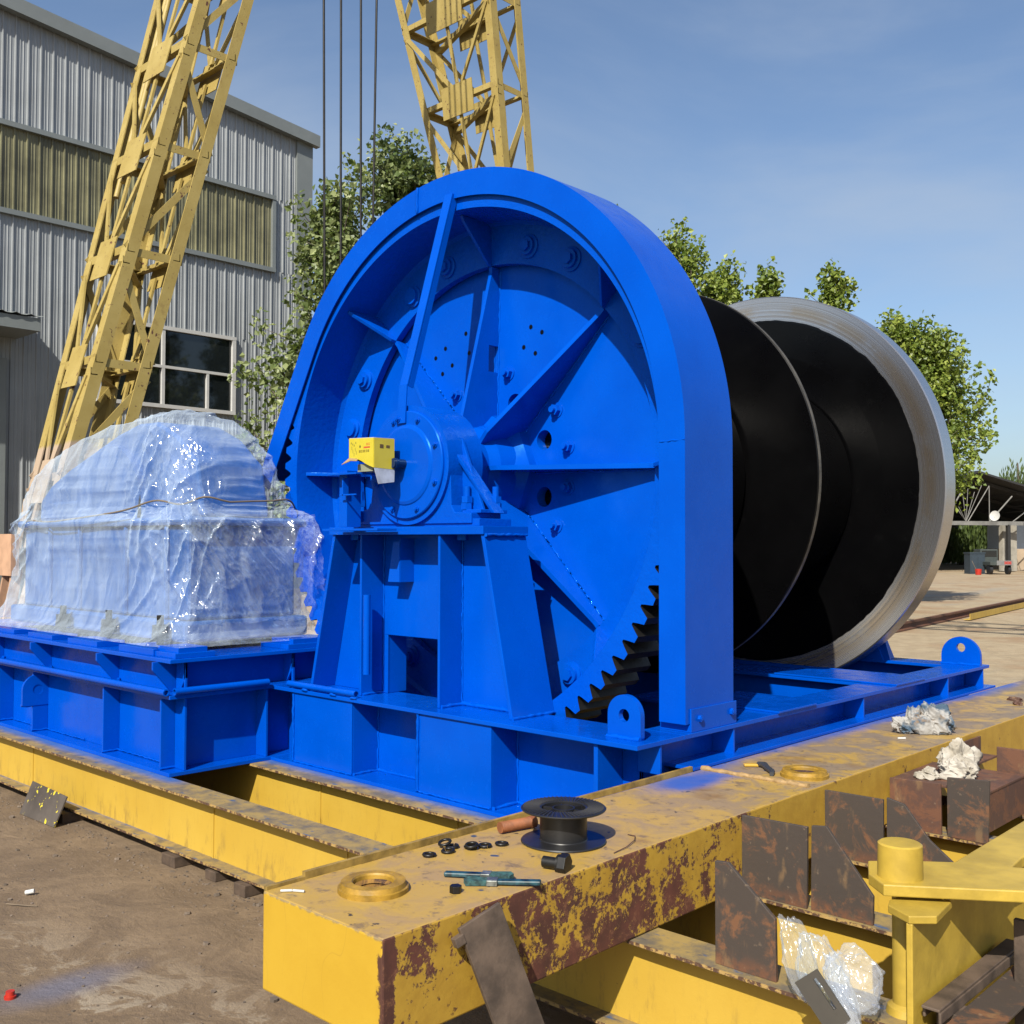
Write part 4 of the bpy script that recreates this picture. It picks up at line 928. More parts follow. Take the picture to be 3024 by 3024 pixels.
# strap from hood to cover
m = MB(); m.bar((-4.45, 4.165, 3.50), (-4.505, 3.885, 2.38), .085, .008, (0, -1, .25)); m.bar((-4.505, 3.885, 2.385), (-4.505, 3.875, 2.165), .080, .008, (0, -1, 0)); m.bar((-4.41, 4.19, 3.50), (-4.468, 3.90, 2.38), .045, .006, (1, 0, 0))
m.bolt((-4.525, 3.87, 2.19), (0, -1, 0), .014, True, .004)
# ---- gear wheel
YG = 4.19; NT = 94; Rr, Rt = 1.575, 1.632
m = MB(); gy1 = YG+.29; P_ = []
for k in range(NT):
    a = 2*pi*k/NT+.012; p = 2*pi/NT
    for (f_, r_) in ((-.44, Rr-.004), (-.33, Rr+.018), (-.17, Rt+.002), (.17, Rt+.002), (.33, Rr+.018), (.44, Rr-.004)): P_.append((a+f_*p, r_))
n = len(P_)
V = [(CX+r_*cos(a), YG, CZ+r_*sin(a)) for a, r_ in P_]+[(CX+r_*cos(a), gy1, CZ+r_*sin(a)) for a, r_ in P_]
m.add(V, [(i, (i+1) % n, n+(i+1) % n, n+i) for i in range(n)])
mt = m.build('gear_teeth', TEETH, wn)
m = MB()
Vi = [(CX+1.50*cos(a), YG, CZ+1.50*sin(a)) for a, r_ in P_]
m.add(V[:n]+Vi, [(i, n+i, n+(i+1) % n, (i+1) % n) for i in range(n)])
gw_front = [(CX+1.50*cos(a), gy1, CZ+1.50*sin(a)) for a, r_ in P_]
m.add(V[n:]+gw_front, [(i, (i+1) % n, n+(i+1) % n, n+i) for i in range(n)])
m.lathe((CX, YG, CZ), (0, 1, 0), [(1.50, 0), (1.488, .29), (1.47, .315), (1.242, .325), (1.242, .375), (1.44, .375), (1.50, .34)], 128)
gw = m.build('gear_wheel', BLUEC, wn)
rot0 = radians(-1.2)
def polar(r_, a, y): return Vector((CX+r_*cos(a), y, CZ+r_*sin(a)))
for k in range(8):      # gussets on the ring
    a = rot0+k*pi/4; m = MB(); t = Vector((-sin(a), 0, cos(a)))*.011
    pts = [polar(1.235, a, 4.52), polar(1.25, a, 4.485), polar(1.46, a, 4.28), polar(1.492, a, 4.26), polar(1.492, a, 4.52)]
    V_ = [p+t for p in pts]+[p-t for p in pts]; nn = len(pts)
    m.add(V_, [tuple(range(nn)), tuple(range(2*nn-1, nn-1, -1))]+[(i, i+nn, (i+1) % nn+nn, (i+1) % nn) for i in range(nn)])
    m.build('gusset', BLUEC, gw, .002)
for k in range(24):
    if k % 3 == 0: continue
    a = radians(k*15); p = polar(1.345, a, 4.513); m = MB()
    m.lathe(p, (0, -1, 0), [(.072, 0), (.070, .012), (.054, .016), (.052, .034), (0, .036)], 28)
    if k % 3 == 1 or k % 5 == 0: m.hexn(p+Vector((0, -.030, 0)), (0, -1, 0), .034, .022, k)
    m.build('pin', BOLT, gw)
# ---- drum end plate with ribs (on the blue web)
m = MB(); YPL = 4.585
ang = [radians(22.5+45*k) for k in range(8)]
m.lathe((CX, YPL, CZ), (0, 1, 0), [(.52, .0), (1.33, .0), (1.33, .03)], 128)
# inner zone pierced with eight hand holes: ring of quads between holes
RH = .435; rh = .058; N = 24
def holed_sector(k):
    a0 = 45*k; V_ = []; F_ = []; c0 = polar(RH, radians(a0+22.5), YPL)
    ra, rb_ = .20, .52; a1 = radians(a0); a2 = radians(a0+45); steps = 48; out = []
    for i in range(12): out.append(polar(rb_, a1+(a2-a1)*i/12, YPL))
    for i in range(12): out.append(polar(rb_+(ra-rb_)*i/12, a2, YPL))
    for i in range(12): out.append(polar(ra, a2+(a1-a2)*i/12, YPL))
    for i in range(12): out.append(polar(ra+(rb_-ra)*i/12, a1, YPL))
    inn = []
    for p in out:
        d = (p-c0); inn.append(c0+d.normalized()*rh)
    n_ = len(out); m.add(out+inn, [(i, (i+1) % n_, n_+(i+1) % n_, n_+i) for i in range(n_)])
    m.add(inn+[p+Vector((0, .07, 0)) for p in inn], [(i, (i+1) % n_, n_+(i+1) % n_, n_+i) for i in range(n_)])
for k in range(8): holed_sector(k)
dp = m.build('drum_end_plate', BLUE, wn)
m = MB(); m.lathe((CX, YPL+.07, CZ), (0, 1, 0), [(0, 0), (1.22, 0)], 64); m.build('inner_diaphragm', BLACK, dp)
for k in range(8):
    a = rot0+k*pi/4; m = MB(); t = Vector((-sin(a), 0, cos(a)))*.013
    pts = [polar(.19, a, YPL), polar(.19, a, 4.30), polar(.30, a, 4.29), polar(1.20, a, 4.515), polar(1.235, a, 4.515), polar(1.235, a, YPL)]
    if k == 2: pts = pts[:-1]+[polar(1.235, a, YPL), polar(.76, a, YPL), polar(.76, a, YPL-.085), polar(.60, a, YPL-.085), polar(.60, a, YPL)]
    V_ = [p+t for p in pts]+[p-t for p in pts]; nn = len(pts)
    m.add(V_, [tuple(range(nn)), tuple(range(2*nn-1, nn-1, -1))]+[(i, i+nn, (i+1) % nn+nn, (i+1) % nn) for i in range(nn)])
    m.build('rib', BLUE, dp)
    m = MB()
    for s_ in (-1, 1):
        t2 = Vector((-sin(a), 0, cos(a)))*.017*s_
        m.weld(polar(.24, a, YPL-.001)+t2, polar(1.22, a, YPL-.001)+t2, .006)
    m.build('weld_seam', WELD, dp)
m = MB(); m.lathe((CX, 4.12, CZ), (0, 1, 0), [(0, 0), (.185, 0), (.185, .05), (.215, .06), (.215, .20), (.25, .26), (.30, YPL-4.12)], 56)
m.lathe((CX, YPL, CZ), (0, -1, 0), [(.35, .0), (.34, .05), (.20, .20)], 8); m.build('hub', BLUE, dp)
for k in range(16):
    a = radians(11.25+22.5*k); p = polar(.60, a, YPL); m = MB(); m.bolt(p, (0, -1, 0), .033, True, .022); m.build('bolt', BOLT, dp)
for (a, r_) in ((70.8, .894), (64.5, .888), (72.0, .768), (64.2, .759), (106.4, .916), (106.9, .787), (118.9, .922), (125.4, .927), (118.9, .791), (126.1, .801)):
    p = polar(r_, radians(a), YPL-.0015); m = MB(); m.lathe(p, (0, -1, 0), [(0, 0), (.014, 0)], 16); m.build('drill_hole', BLACK, dp)
# ---- gear hood
HC = (-4.467, 1.993); RO, RI = 1.650, 1.500; YB_ = 4.585; aL = radians(150)
m = MB(); n = 120
def hp(r_, a, y): return Vector((HC[0]+r_*cos(a), y, HC[1]+r_*sin(a)))
YH0 = 4.165
A_ = [0+aL*i/n for i in range(n+1)]
V = [hp(RI, a, YH0) for a in A_]+[hp(RO, a, YH0) for a in A_]; m.add(V, [(i, n+1+i, n+2+i, i+1) for i in range(n)])
V = [hp(RI+.03, a, YB_) for a in A_]+[hp(RO, a, YB_) for a in A_]; m.add(V, [(i+1, n+2+i, n+1+i, i) for i in range(n)])
V = [hp(RI, a, YH0+.008) for a in A_]+[hp(RO-.008, a, YH0+.008) for a in A_]; m.add(V, [(i+1, n+2+i, n+1+i, i) for i in range(n)])
V = [hp(RI, a, YH0) for a in A_]+[hp(RI, a, YH0+.008) for a in A_]; m.add(V, [(i+1, n+2+i, n+1+i, i) for i in range(n)])
V = [hp(RO, a, YH0) for a in A_]+[hp(RO, a, YB_) for a in A_]; m.add(V, [(i, n+1+i, n+2+i, i+1) for i in range(n)], True)
V = [hp(RO-.008, a, YH0) for a in A_]+[hp(RO-.008, a, YB_) for a in A_]; m.add(V, [(i+1, n+2+i, n+1+i, i) for i in range(n)], True)
# right post, straight down
xo, xi = HC[0]+RO, HC[0]+RI
m.box(xi, xo-.0015, YH0, YH0+.008, .645, HC[1]); m.box(xo-.008, xo, YH0+.0005, YB_, .645, HC[1]); m.box(xi+.03, xo-.0015, YB_-.008, YB_, .645, HC[1])
# left tangent leg
ta = aL+pi/2; td = Vector((cos(ta), 0, sin(ta))); Lg = 1.02
for (r0, r1, y) in ((RI, RO, YH0), (RI+.03, RO, YB_)):
    a_, b_ = hp(r0, aL, y), hp(r1, aL, y); m.add([a_, b_, b_+td*Lg, a_+td*Lg, a_+Vector((0, .008, 0)), b_+Vector((0, .008, 0)), b_+td*Lg+Vector((0, .008, 0)), a_+td*Lg+Vector((0, .008, 0))], [(0, 1, 2, 3), (7, 6, 5, 4), (0, 3, 7, 4)])
a_, b_ = hp(RO, aL, YH0), hp(RO, aL, YB_); m.add([a_, b_, b_+td*Lg, a_+td*Lg], [(0, 3, 2, 1)])
hd = m.build('gear_hood', BLUE, wn)
m = MB()
m.weld((xi+.003, YH0+.001, 1.985), (xo, YH0+.001, 1.987), .0035)
m.weld(hp(RI, radians(100), YH0-.003), hp(RO, radians(99), YH0-.003), .009); m.build('weld_seam', WELD, hd)
m = MB(); m.bar((-4.44, 4.155, 3.52), (-4.505, 3.875, 2.38), .066, .008, (0, -1, .25)); m.bar((-4.505, 3.872, 2.385), (-4.505, 3.858, 2.165), .066, .008, (0, -1, 0)); m.bar((-4.41, 4.18, 3.52), (-4.475, 3.90, 2.37), .035, .006, (1, 0, 0))
m.bolt((-4.53, 3.855, 2.19), (0, -1, 0), .014, True, .004); m.build('strap', BLUE, hd)
m = MB(); m.box(xo, xo+.009, 4.20, 4.60, Z1, .715); m.box(xi-.02, xo, 4.20, 4.212, Z1, .64); m.build('foot_plate', BLUE, hd, .002)
for y in (4.27, 4.55): m = MB(); m.bolt((xo+.009, y, .665), (1, 0, 0), .017, False, .0); m.build('bolt', BOLT, hd)
# ---- drum
m = MB(); m.lathe((CX, 4.66, CZ), (0, 1, 0), [(.3, 0), (1.20, 0), (1.20, .05), (.85, .06), (.85, 1.40)], 96); m.lathe((CX, 6.13, CZ), (0, 1, 0), [(.85, 0), (.85, 1.47)], 96); dr = m.build('drum', BLACK, wn)
m = MB(); m.lathe((CX, 6.10, CZ), (0, 1, 0), [(.80, 0), (1.345, 0), (1.352, .006), (1.352, .034), (1.345, .04), (.80, .04)], 160)
fl = m.build('flange', BLACK, dr)
m = MB(); m.lathe((CX, 6.10, CZ), (0, 1, 0), [(1.3525, .005), (1.3545, .010), (1.3545, .032), (1.3525, .036)], 160); m.build('bare_edge', simple('worn_steel_edge', (.16, .145, .12), .5, .3, .3, 8), fl)
m = MB(); m.lathe((CX, 7.6, CZ), (0, 1, 0), [(.80, .03), (1.1, .0), (1.375, -.016), (1.377, 0)], 160); m.build('flange', BLACK, dr)
# irregular painted edge of the ring
m = MB(); V = []; n = 240
for i in range(n):
    a = 2*pi*i/n; nz = noise.noise(Vector((cos(a)*9, sin(a)*9, 3)))*.018+noise.noise(Vector((cos(a)*40, sin(a)*40, 1)))*.006
    V.append(polar(1.36, a, 7.582)); 
for i in range(n):
    a = 2*pi*i/n; nz = noise.noise(Vector((cos(a)*9, sin(a)*9, 3)))*.007+noise.noise(Vector((cos(a)*50, sin(a)*50, 1)))*.006
    V.append(polar(1.378+nz, a, 7.582))
m.add(V, [(i, (i+1) % n, n+(i+1) % n, n+i) for i in range(n)]); m.build('paint_edge', BLACK, dr)
m = MB(); m.lathe((CX, 7.6, CZ), (0, 1, 0), [(1.372, -.0145), (1.562, -.0145), (1.570, -.006), (1.570, .16), (1.562, .17), (1.0, .17)], 200); m.build('brake_ring', STEEL, dr)
# far pedestal
m = MB(); m.prism([(-5.2, Z1), (-3.45, Z1), (-3.7, 1.5), (-4.0, 1.55), (-5.0, 1.55)], 'y', 7.86, 7.875); m.prism([(-3.75, Z1), (-3.50, Z1), (-3.58, .80), (-3.75, .95)], 'y', 7.84, 8.05); m.box(-5.1, -3.85, 7.83, 8.1, 1.5, 1.62); m.lathe((CX, 7.83, CZ), (0, 1, 0), [(0, 0), (.33, 0), (.33, .3), (0, .3)], 40); m.build('far_pedestal', BLUE, wn)
# ---- gearbox platform (left)
m = MB(); YM = 3.075; XR = -5.615; XLf = -9.6
for z0, z1, e in ((.142, .165, 0), (.585, .608, 0), (.792, .815, .0)):
    m.box(XLf, XR, YM-e, 4.6, z0, z1)
m.box(XLf, -5.735, 3.195, 3.21, .165, .585); m.box(XLf, -5.735, 3.195, 3.21, .608, .792)
m.box(-5.75, -5.735, 3.195, 4.55, .165, .585); m.box(-5.75, -5.735, 3.195, 4.55, .608, .792)
for x in (-9.3, -8.16, -7.55, -6.475, -5.745):
    m.box(x-.008, x+.008, YM+.012, 3.195, .165, .585)
for x in (-8.35, -7.50, -6.49, -5.77):
    m.prism([(3.045, .792), (3.045, .745), (3.195-.03, .608), (3.195, .608), (3.195, .792)], 'x', x-.008, x+.008)
for y in (3.175, 3.73):
    m.box(-5.735, XR-.012, y, y+.016, .165, .585)
m.prism([(-5.735, .608), (-5.70, .608), (-5.632, .70), (-5.632, .792), (-5.735, .792)], 'y', 3.18, 3.196); m.box(-5.648, -5.632, 3.18, 3.196, .608, .792)
m.prism([(-5.735, .608), (-5.70, .608), (-5.632, .70), (-5.632, .792), (-5.735, .792)], 'y', 3.93, 3.946); m.box(-5.648, -5.632, 3.93, 3.946, .608, .792)
pf = m.build('gearbox_platform', BLUE, wn, .0025)
m = MB()
for x in (-8.16, -7.55, -6.475, -5.745): m.weld((x+.01, 3.19, .172), (x+.01, 3.08, .172), .007); m.weld((x+.012, 3.19, .172), (min(x+.6, -5.76), 3.19, .172), .006)
for x in (-8.35, -7.50, -6.49, -5.77): m.weld((x+.012, 3.19, .615), (x+.05, 3.17, .615), .012)
m.build('weld_seam', WELD, pf)
for (x0, x1, y0, y1, h_) in ((-8.5, -8.0, 3.13, 3.3, .03), (-7.72, -7.32, 3.12, 3.3, .032), (-7.05, -6.62, 3.11, 3.3, .035), (-6.32, -5.88, 3.11, 3.42, .04), (-6.0, -5.64, 3.12, 3.38, .03), (-5.9, -5.66, 3.15, 3.34, .06), (-5.95, -5.64, 3.90, 4.28, .03), (-5.9, -5.66, 3.95, 4.25, .06)):
    m = MB(); m.box(x0, x1, y0, y1, .815, .815+h_); m.build('shim_pad', BLUE, pf, .002)
lug(-7.56, 3.12, .345, .105, .215, 'x', .034, parent=pf, th=.022)
for (a, b) in (((-9.6, 3.055, .618), (-5.62, 3.055, .628)), ((-5.600, 3.095, .632), (-5.590, 3.72, .632))):
    m = MB(); a = Vector(a); b = Vector(b); d = b-a; m.lathe(a, d, [(.014, .02), (.014, 0), (.0205, 0), (.0205, d.length), (.014, d.length), (.014, d.length-.02), (0, d.length-.02)], 16)
    m.build('pipe', BLUE, pf)

# ================================================================= WRAPPED GEARBOX
gb = empty('wrapped_gearbox', (-7.0, 3.8, .815), 'blue gearbox and motor shrouded in crinkled clear plastic tied with string', 'machine')
LB = simple('pale_blue_machine_paint', (.03, .14, .46), .35, 0, .1, 3)
m = MB(); m.box(-8.62, -5.93, 3.34, 4.26, .87, 1.0); m.box(-8.50, -6.00, 3.40, 4.20, 1.0, 1.60); m.box(-8.56, -5.93, 3.36, 4.24, 1.60, 1.655)
m.box(-8.2, -6.2, 3.48, 4.1, 1.655, 1.80)
m.lathe((-7.25, 3.47, 1.68), (0, 1, 0), [(0, 0), (.50, 0), (.50, .06)], 48); m.lathe((-6.45, 3.47, 1.66), (0, 1, 0), [(0, 0), (.36, 0), (.36, .06)], 40); m.prism([(-8.52, 1.66), (-8.50, 1.82), (-8.32, 1.93), (-8.0, 2.04), (-7.6, 2.15), (-7.2, 2.26), (-6.9, 2.315), (-6.66, 2.31), (-6.38, 2.20), (-6.12, 2.01), (-6.04, 1.66)], 'y', 3.52, 4.02)
for x in (-8.0, -7.5, -6.8, -6.25): m.box(x-.02, x+.02, 3.37, 3.42, 1.0, 1.6)
m.build('gearbox_casing', LB, gb, .02)
for x in (-7.49, -6.79, -6.10):
    m = MB(); m.cyl((x, 3.27, .86), (x, 3.27, 1.04), .022, 14); m.hexn((x, 3.27, .93), (0, 0, 1), .048, .05, .2); m.hexn((x, 3.27, .89), (0, 0, 1), .052, .04, .5); m.build('anchor_bolt', BLKOX, gb)
# film: loft of rounded rectangles
prof = [  # z, x0, x1, y0, y1
    (.865, -9.10, -5.70, 3.12, 4.50), (.885, -8.95, -5.72, 3.13, 4.45), (.94, -8.80, -5.80, 3.20, 4.36), (1.05, -8.68, -5.86, 3.26, 4.32), (1.30, -8.62, -5.88, 3.30, 4.30), (1.50, -8.64, -5.86, 3.29, 4.30),
    (1.63, -8.66, -5.84, 3.28, 4.32), (1.68, -8.62, -5.90, 3.32, 4.28), (1.73, -8.60, -5.96, 3.35, 4.22), (1.86, -8.60, -5.97, 3.35, 4.16), (2.00, -8.42, -6.02, 3.37, 4.12), (2.12, -8.17, -6.08, 3.40, 4.08), (2.24, -7.82, -6.18, 3.44, 4.04), (2.33, -7.40, -6.34, 3.50, 3.98), (2.375, -7.05, -6.55, 3.60, 3.90)]
NA, NZ = 520, 260; V = []
def lerpprof(t):
    k = t*(len(prof)-1); i = min(int(k), len(prof)-2); f_ = k-i; return [prof[i][j]*(1-f_)+prof[i+1][j]*f_ for j in range(5)]
def squircle(a, e=.34):
    c, s_ = cos(a), sin(a); return math.copysign(abs(c)**e, c), math.copysign(abs(s_)**e, s_)
def ridge(v, k=2.2): return max(0, 1-abs(v)*k)**2
def folds(x, y, z, amp=1.0):
    """height of the crinkled film: long soft folds, sharp creases, small dents"""
    s_ = x*.9+y*1.0; wv = .5*noise.noise(Vector((s_*1.2, z*1.1, 5)))
    a_ = noise.noise(Vector((s_*1.6, z*1.3, 1)))*.030
    b_ = ridge(noise.noise(Vector((s_*4.5+z*2.2+wv*3, z*.9+wv, 7))))*.020
    c_ = ridge(noise.noise(Vector((s_*4.2-z*3.8+wv*3, z*1.0+s_*.6, 17))), 3.5)*.022*amp
    d_ = ridge(noise.noise(Vector((s_*12+z*9, z*5-s_*3, 27))), 3)*.007*amp
    return a_+b_+c_+d_+(ridge(noise.noise(Vector((x*16, y*16+4, z*16))), 3)*.003*amp if x > -6.75 else 0)
for iz in range(NZ+1):
    t = iz/NZ; z, x0, x1, y0, y1 = lerpprof(t)
    for ia in range(NA):
        a = 2*pi*ia/NA; e = .24+.5*max(0, t-.60)
        cx_, sy_ = squircle(a, e); x = (x0+x1)/2+(x1-x0)/2*cx_; y = (y0+y1)/2+(y1-y0)/2*sy_
        p = Vector((x, y, z)); nrm = Vector((cx_*(y1-y0), sy_*(x1-x0), .25)).normalized()
        amp = .35+1.3*max(0, 1-abs(z-1.62)*1.8)+(.8 if x > -6.6 else 0)
        V.append(p+nrm*(folds(x, y, z, amp)-.01))
m = MB(); fs = [(iz*NA+ia, iz*NA+(ia+1) % NA, (iz+1)*NA+(ia+1) % NA, (iz+1)*NA+ia) for iz in range(NZ) for ia in range(NA)]
m.add(V, fs, True); V2 = V[NZ*NA:]; m.add([sum(V2, Vector())/len(V2)+Vector((0, 0, .006))]+V2, [(0, i+1, (i+1) % NA+1) for i in range(NA)], True)
m.build('plastic_wrap', FILM, gb)
# second loose layer on the right face: a bulging skirt tied above, hanging past the casing
V = []; NU, NV = 130, 100
for i in range(NU+1):
    u = i/NU
    for j in range(NV+1):
        v_ = j/NV; y = 3.26+.98*u+.04*v_; z = 1.74-.66*v_-.10*sin(u*2.6)
        out = .02+.085*sin(v_*pi*.8)*(.35+.75*u)
        V.append(Vector((-5.90+out+folds(y*1.3, z*.6, y*.8+z, 1.8)*1.3, y+.02*noise.noise(Vector((y*4, z*4, 3))), z+.03*noise.noise(Vector((y*5, z*3, 9))))))
m = MB(); m.add(V, [(i*(NV+1)+j, (i+1)*(NV+1)+j, (i+1)*(NV+1)+j+1, i*(NV+1)+j+1) for i in range(NU) for j in range(NV)], True); m.build('plastic_flap', FILM, gb)
# string tie
m = MB(); pts = []
for i in range(120):
    a = 2*pi*i/120; z, x0, x1, y0, y1 = lerpprof(7.6/14); cx_, sy_ = squircle(a, .38)
    x = (x0+x1)/2+(x1-x0)/2*cx_; pts.append(Vector((x+.035*cx_, (y0+y1)/2+(y1-y0)/2*sy_+.035*sy_, 1.70+.16*(x+7)*.35+.02*sin(i*.4))))
pts.append(pts[0]); m.tube(pts, .006, 6); m.build('string_tie', simple('brown_string', (.22, .17, .12), .8), gb)

# ================================================================= SMALL THINGS
# carton over the sensor
ct = empty('carton', (-4.6, 3.66, 1.88), 'torn yellow cardboard carton set over the shaft sensor, flap hanging down', 'carton')
cx0, cx1, cy0, cy1, cz0, cz1 = -4.70, -4.487, 3.645, 3.79, 1.93, 2.075
def cside(pts, mat, name, th=.003):
    m = MB(); m.add(pts, [tuple(range(len(pts)))]); o = m.build(name, mat, ct); s_ = o.modifiers.new('solid', 'SOLIDIFY'); s_.thickness = th; return o
fr_ = [(cx0, cy0, cz1), (cx1, cy0, cz1-.008), (cx1+.002, cy0, 1.905), (cx1-.03, cy0, 1.915), (cx1-.07, cy0, 1.93), (cx1-.10, cy0, 1.945), (cx1-.15, cy0, 1.962), (cx0+.04, cy0, 1.957), (cx0+.003, cy0, 1.965)]
cside(fr_, CARTON, 'front_panel'); cside([(cx1, cy0, cz1-.008), (cx1, cy1, cz1-.005), (cx1, cy1, 1.90), (cx1+.002, cy0, 1.905)], CARTON, 'side_panel')
cside([(cx0, cy0, cz1), (cx0, cy1, cz1), (cx1, cy1, cz1-.005), (cx1, cy0, cz1-.008)], CARTW, 'top_panel')
cside([(cx1+.003, cy0+.0, 1.903), (cx1+.003, cy1-.0, 1.898), (cx1+.012, cy1-.01, 1.83), (cx1+.016, cy0+.02, 1.815)], CARTW, 'loose_flap')
cside([(cx0, cy1, cz1), (cx1, cy1, cz1-.005), (cx1, cy1, 1.90), (cx0, cy1, 1.94)], CARTON, 'back_panel'); cside([(cx0, cy0, cz1), (cx0, cy0, 1.965), (cx0, cy1, 1.94), (cx0, cy1, cz1)], CARTON, 'left_panel')
cside([(cx0+.003, cy0-.002, 1.965), (cx0+.06, cy0-.002, 1.958), (cx1-.13, cy0-.002, 1.955), (cx1-.11, cy0-.03, 1.942), (cx0+.05, cy0-.03, 1.946), (cx0-.03, cy0-.03, 1.928)], KRAFT, 'torn_edge')
m = MB(); m.box(cx0+.05, cx1-.03, cy0+.02, cy1-.02, 1.888, 1.93); m.build('inner_tray', simple('grey_sensor_case', (.30, .32, .22), .6), ct)
rq = random.Random(2)
def ink(rects, mat, y=cy0-.0035): 
    m = MB()
    for (x, z, w_, h_) in rects: m.box(cx0+x, cx0+x+w_, y, y+.0008, cz1-z-h_, cz1-z)
    m.build('print', mat, ct)
ink([(.152+i*.011, .033, .008, .004) for i in range(3)]+[(.152+i*.011, .041, .008, .004) for i in range(3)], INKR); ink([(.130, .052, .055, .009)], INKR)
gl = []
for i in range(6):
    x = .088+i*.016
    gl += [(x, .070, .011, .0018), (x, .075, .011, .0018), (x+.0045, .070, .002, .013), (x, .081, .011, .002)]+([(x, .070, .0018, .013)] if i % 2 else [(x+.009, .070, .002, .013)])
ink(gl, INKD); ink([(.018+i*.013, .022+.007*(i % 3), .007, .010) for i in range(4)]+[(.024+.010*i, .045+.009*((i*2) % 5), .004, .020) for i in range(5)]+[(.092, .045, .014, .010), (.096, .04, .005, .018)], INKG)
m = MB(); m.box(cx1+.0035, cx1+.0045, cy0+.04, cy0+.065, 2.015, 2.035); m.box(cx1+.0035, cx1+.0045, cy0+.085, cy0+.11, 2.018, 2.032); m.build('print', INKD, ct)
# wire spool
sp_ = empty('wire_spool', (-2.455, 2.866, .44), 'empty black plastic wire spool with ribbed flange standing on the yellow box', 'spool')
zc = .441; c = Vector((-2.455, 2.866, zc))
m = MB(); m.lathe(c, (0, 0, 1), [(0, 0), (.149, 0), (.152, .003), (.149, .007), (.086, .009), (.084, .012), (.084, .108), (.086, .111), (.149, .113), (.152, .117), (.149, .120), (.082, .1205), (.078, .118), (.078, .02), (.04, .02)], 72)
m.lathe(c, (0, 0, 1), [(.040, .118), (.036, .118), (.034, .02)], 32); m.lathe(c, (0, 0, 1), [(.040, .118), (.042, .02)], 32)
for k in range(6):
    a = k*pi/3+.3; m.obox(c+Vector((cos(a)*.059, sin(a)*.059, .07)), Vector((cos(a), sin(a), 0))*.019, Vector((-sin(a), cos(a), 0))*.0015, Vector((0, 0, .045)))
m.build('spool_body', DARK, sp_)
m = MB()
for k in range(56):
    a = k*2*pi/56; a2 = a+.10; p = c+Vector((cos(a)*.086, sin(a)*.086, .1225)); q = c+Vector((cos(a2)*.144, sin(a2)*.144, .1225)); m.bar(p, q, .0022, .003, (0, 0, 1))
m.build('flange_rib', simple('scuffed_plastic_rib', (.05, .05, .052), .5), sp_)
# stud, bolt, nut
m = MB(); a = Vector((-2.680, 2.775, .463)); b = Vector((-2.650, 2.925, .463)); d = (b-a); nseg = 40; pr = []
for i in range(nseg): h = d.length*i/nseg; pr += [(.0205, h), (.0185, h+d.length/nseg/2)]
m.lathe(a, d, [(0, 0)]+pr+[(.0205, d.length), (0, d.length)], 20); m.cyl(b-d.normalized()*.02, b+d.normalized()*.003, .022, 20)
tag(m.build('threaded_stud', STUD), 'short orange rusty threaded stud lying beside the black spool', 'stud')
m = MB(); a = Vector((-2.30, 2.585, .462)); d = Vector((.85, .25, 0)).normalized()
m.cyl(a, a+d*.055, .0185, 20); m.cyl(a+d*.052, a+d*.060, .030, 24); m.hexn(a+d*.060, d, .036, .028, .4)
tag(m.build('hex_bolt', BLKOX, None, .002), 'large black hex bolt lying near the edge of the yellow box', 'bolt')
m = MB(); m.hexn((-2.332, 2.222, .4405), (0, 0, 1), .019, .022, .2); m.cyl((-2.332, 2.222, .4628), (-2.332, 2.222, .4632), .010, 16)
tag(m.build('hex_nut', BLKOX, None, .0015), 'single small black nut between the raised ring and the brushes', 'nut')
wl = ['lone split washer nearest the raised ring', 'tilted split washer on top of the left pair', 'split washer lying under the tilted one', 'split washer just below the left pair', 'split washer on top of the middle pair, showing its full ring', 'split washer half hidden under the middle pair', 'split washer second from the right of the row', 'rightmost split washer, nearest the rusty stud']
wp = [(-2.663, 2.414, 0, 0), (-2.700, 2.520, .012, .3), (-2.678, 2.535, 0, 0), (-2.650, 2.488, 0, .05), (-2.615, 2.567, .010, .12), (-2.628, 2.575, 0, 0), (-2.603, 2.620, 0, .05), (-2.578, 2.678, 0, 0)]
for i, (x, y, dz, tl) in enumerate(wp):
    m = MB(); pts = []
    for k in range(25):
        a = .15+(2*pi-.3)*k/24+i; pts.append(Vector((x+.0195*cos(a), y+.0195*sin(a), .4455+dz+tl*.0195*sin(a)+.002*k/24)))
    m.tube(pts, .0052, 6, True); tag(m.build('split_washer', BLKOX), 'black ' + wl[i], 'washer', 'split washers scattered on the yellow box')
# brushes
for i, (a, b, lb_) in enumerate((((-2.47, 2.305, .449), (-2.285, 2.42, .455), 'paint crusted teal brush lying behind the other one'), ((-2.375, 2.292, .449), (-2.185, 2.445, .452), 'paint crusted teal brush nearer the box edge, pointing along it'))):
    a = Vector(a); b = Vector(b); d = (b-a); u_ = d.normalized(); root = empty('paint_brush', a, lb_, 'brush', 'paint brushes on the yellow box')
    m = MB(); n_ = Vector((-u_.y, u_.x, 0))
    if i: a, b = b, a; u_ = -u_; d = -d
    m.obox(a+d*.28, d*.28, n_*.013, Vector((0, 0, .007))); m.build('handle', BRUSHH, root, .004)
    m = MB(); m.obox(a+d*.62, d*.07, n_*.020, Vector((0, 0, .009))); m.build('ferrule', simple('tin_ferrule%d' % i, (.35, .38, .36), .4, .6, .3, 40), root, .002)
    m = MB(); m.prism([(-.019, 0), (.019, 0), (.025, .062), (.004, .075), (-.022, .066)], 'z', -.007, .007); me_ = MB()
    Mx = Matrix((n_, u_, Vector((0, 0, 1)))).transposed(); me_.v = [a+d*.68+(Mx @ v) for v in m.v]; me_.f = m.f; me_.sm = m.sm; me_.mi = m.mi; me_.build('bristles', BRIST, root)
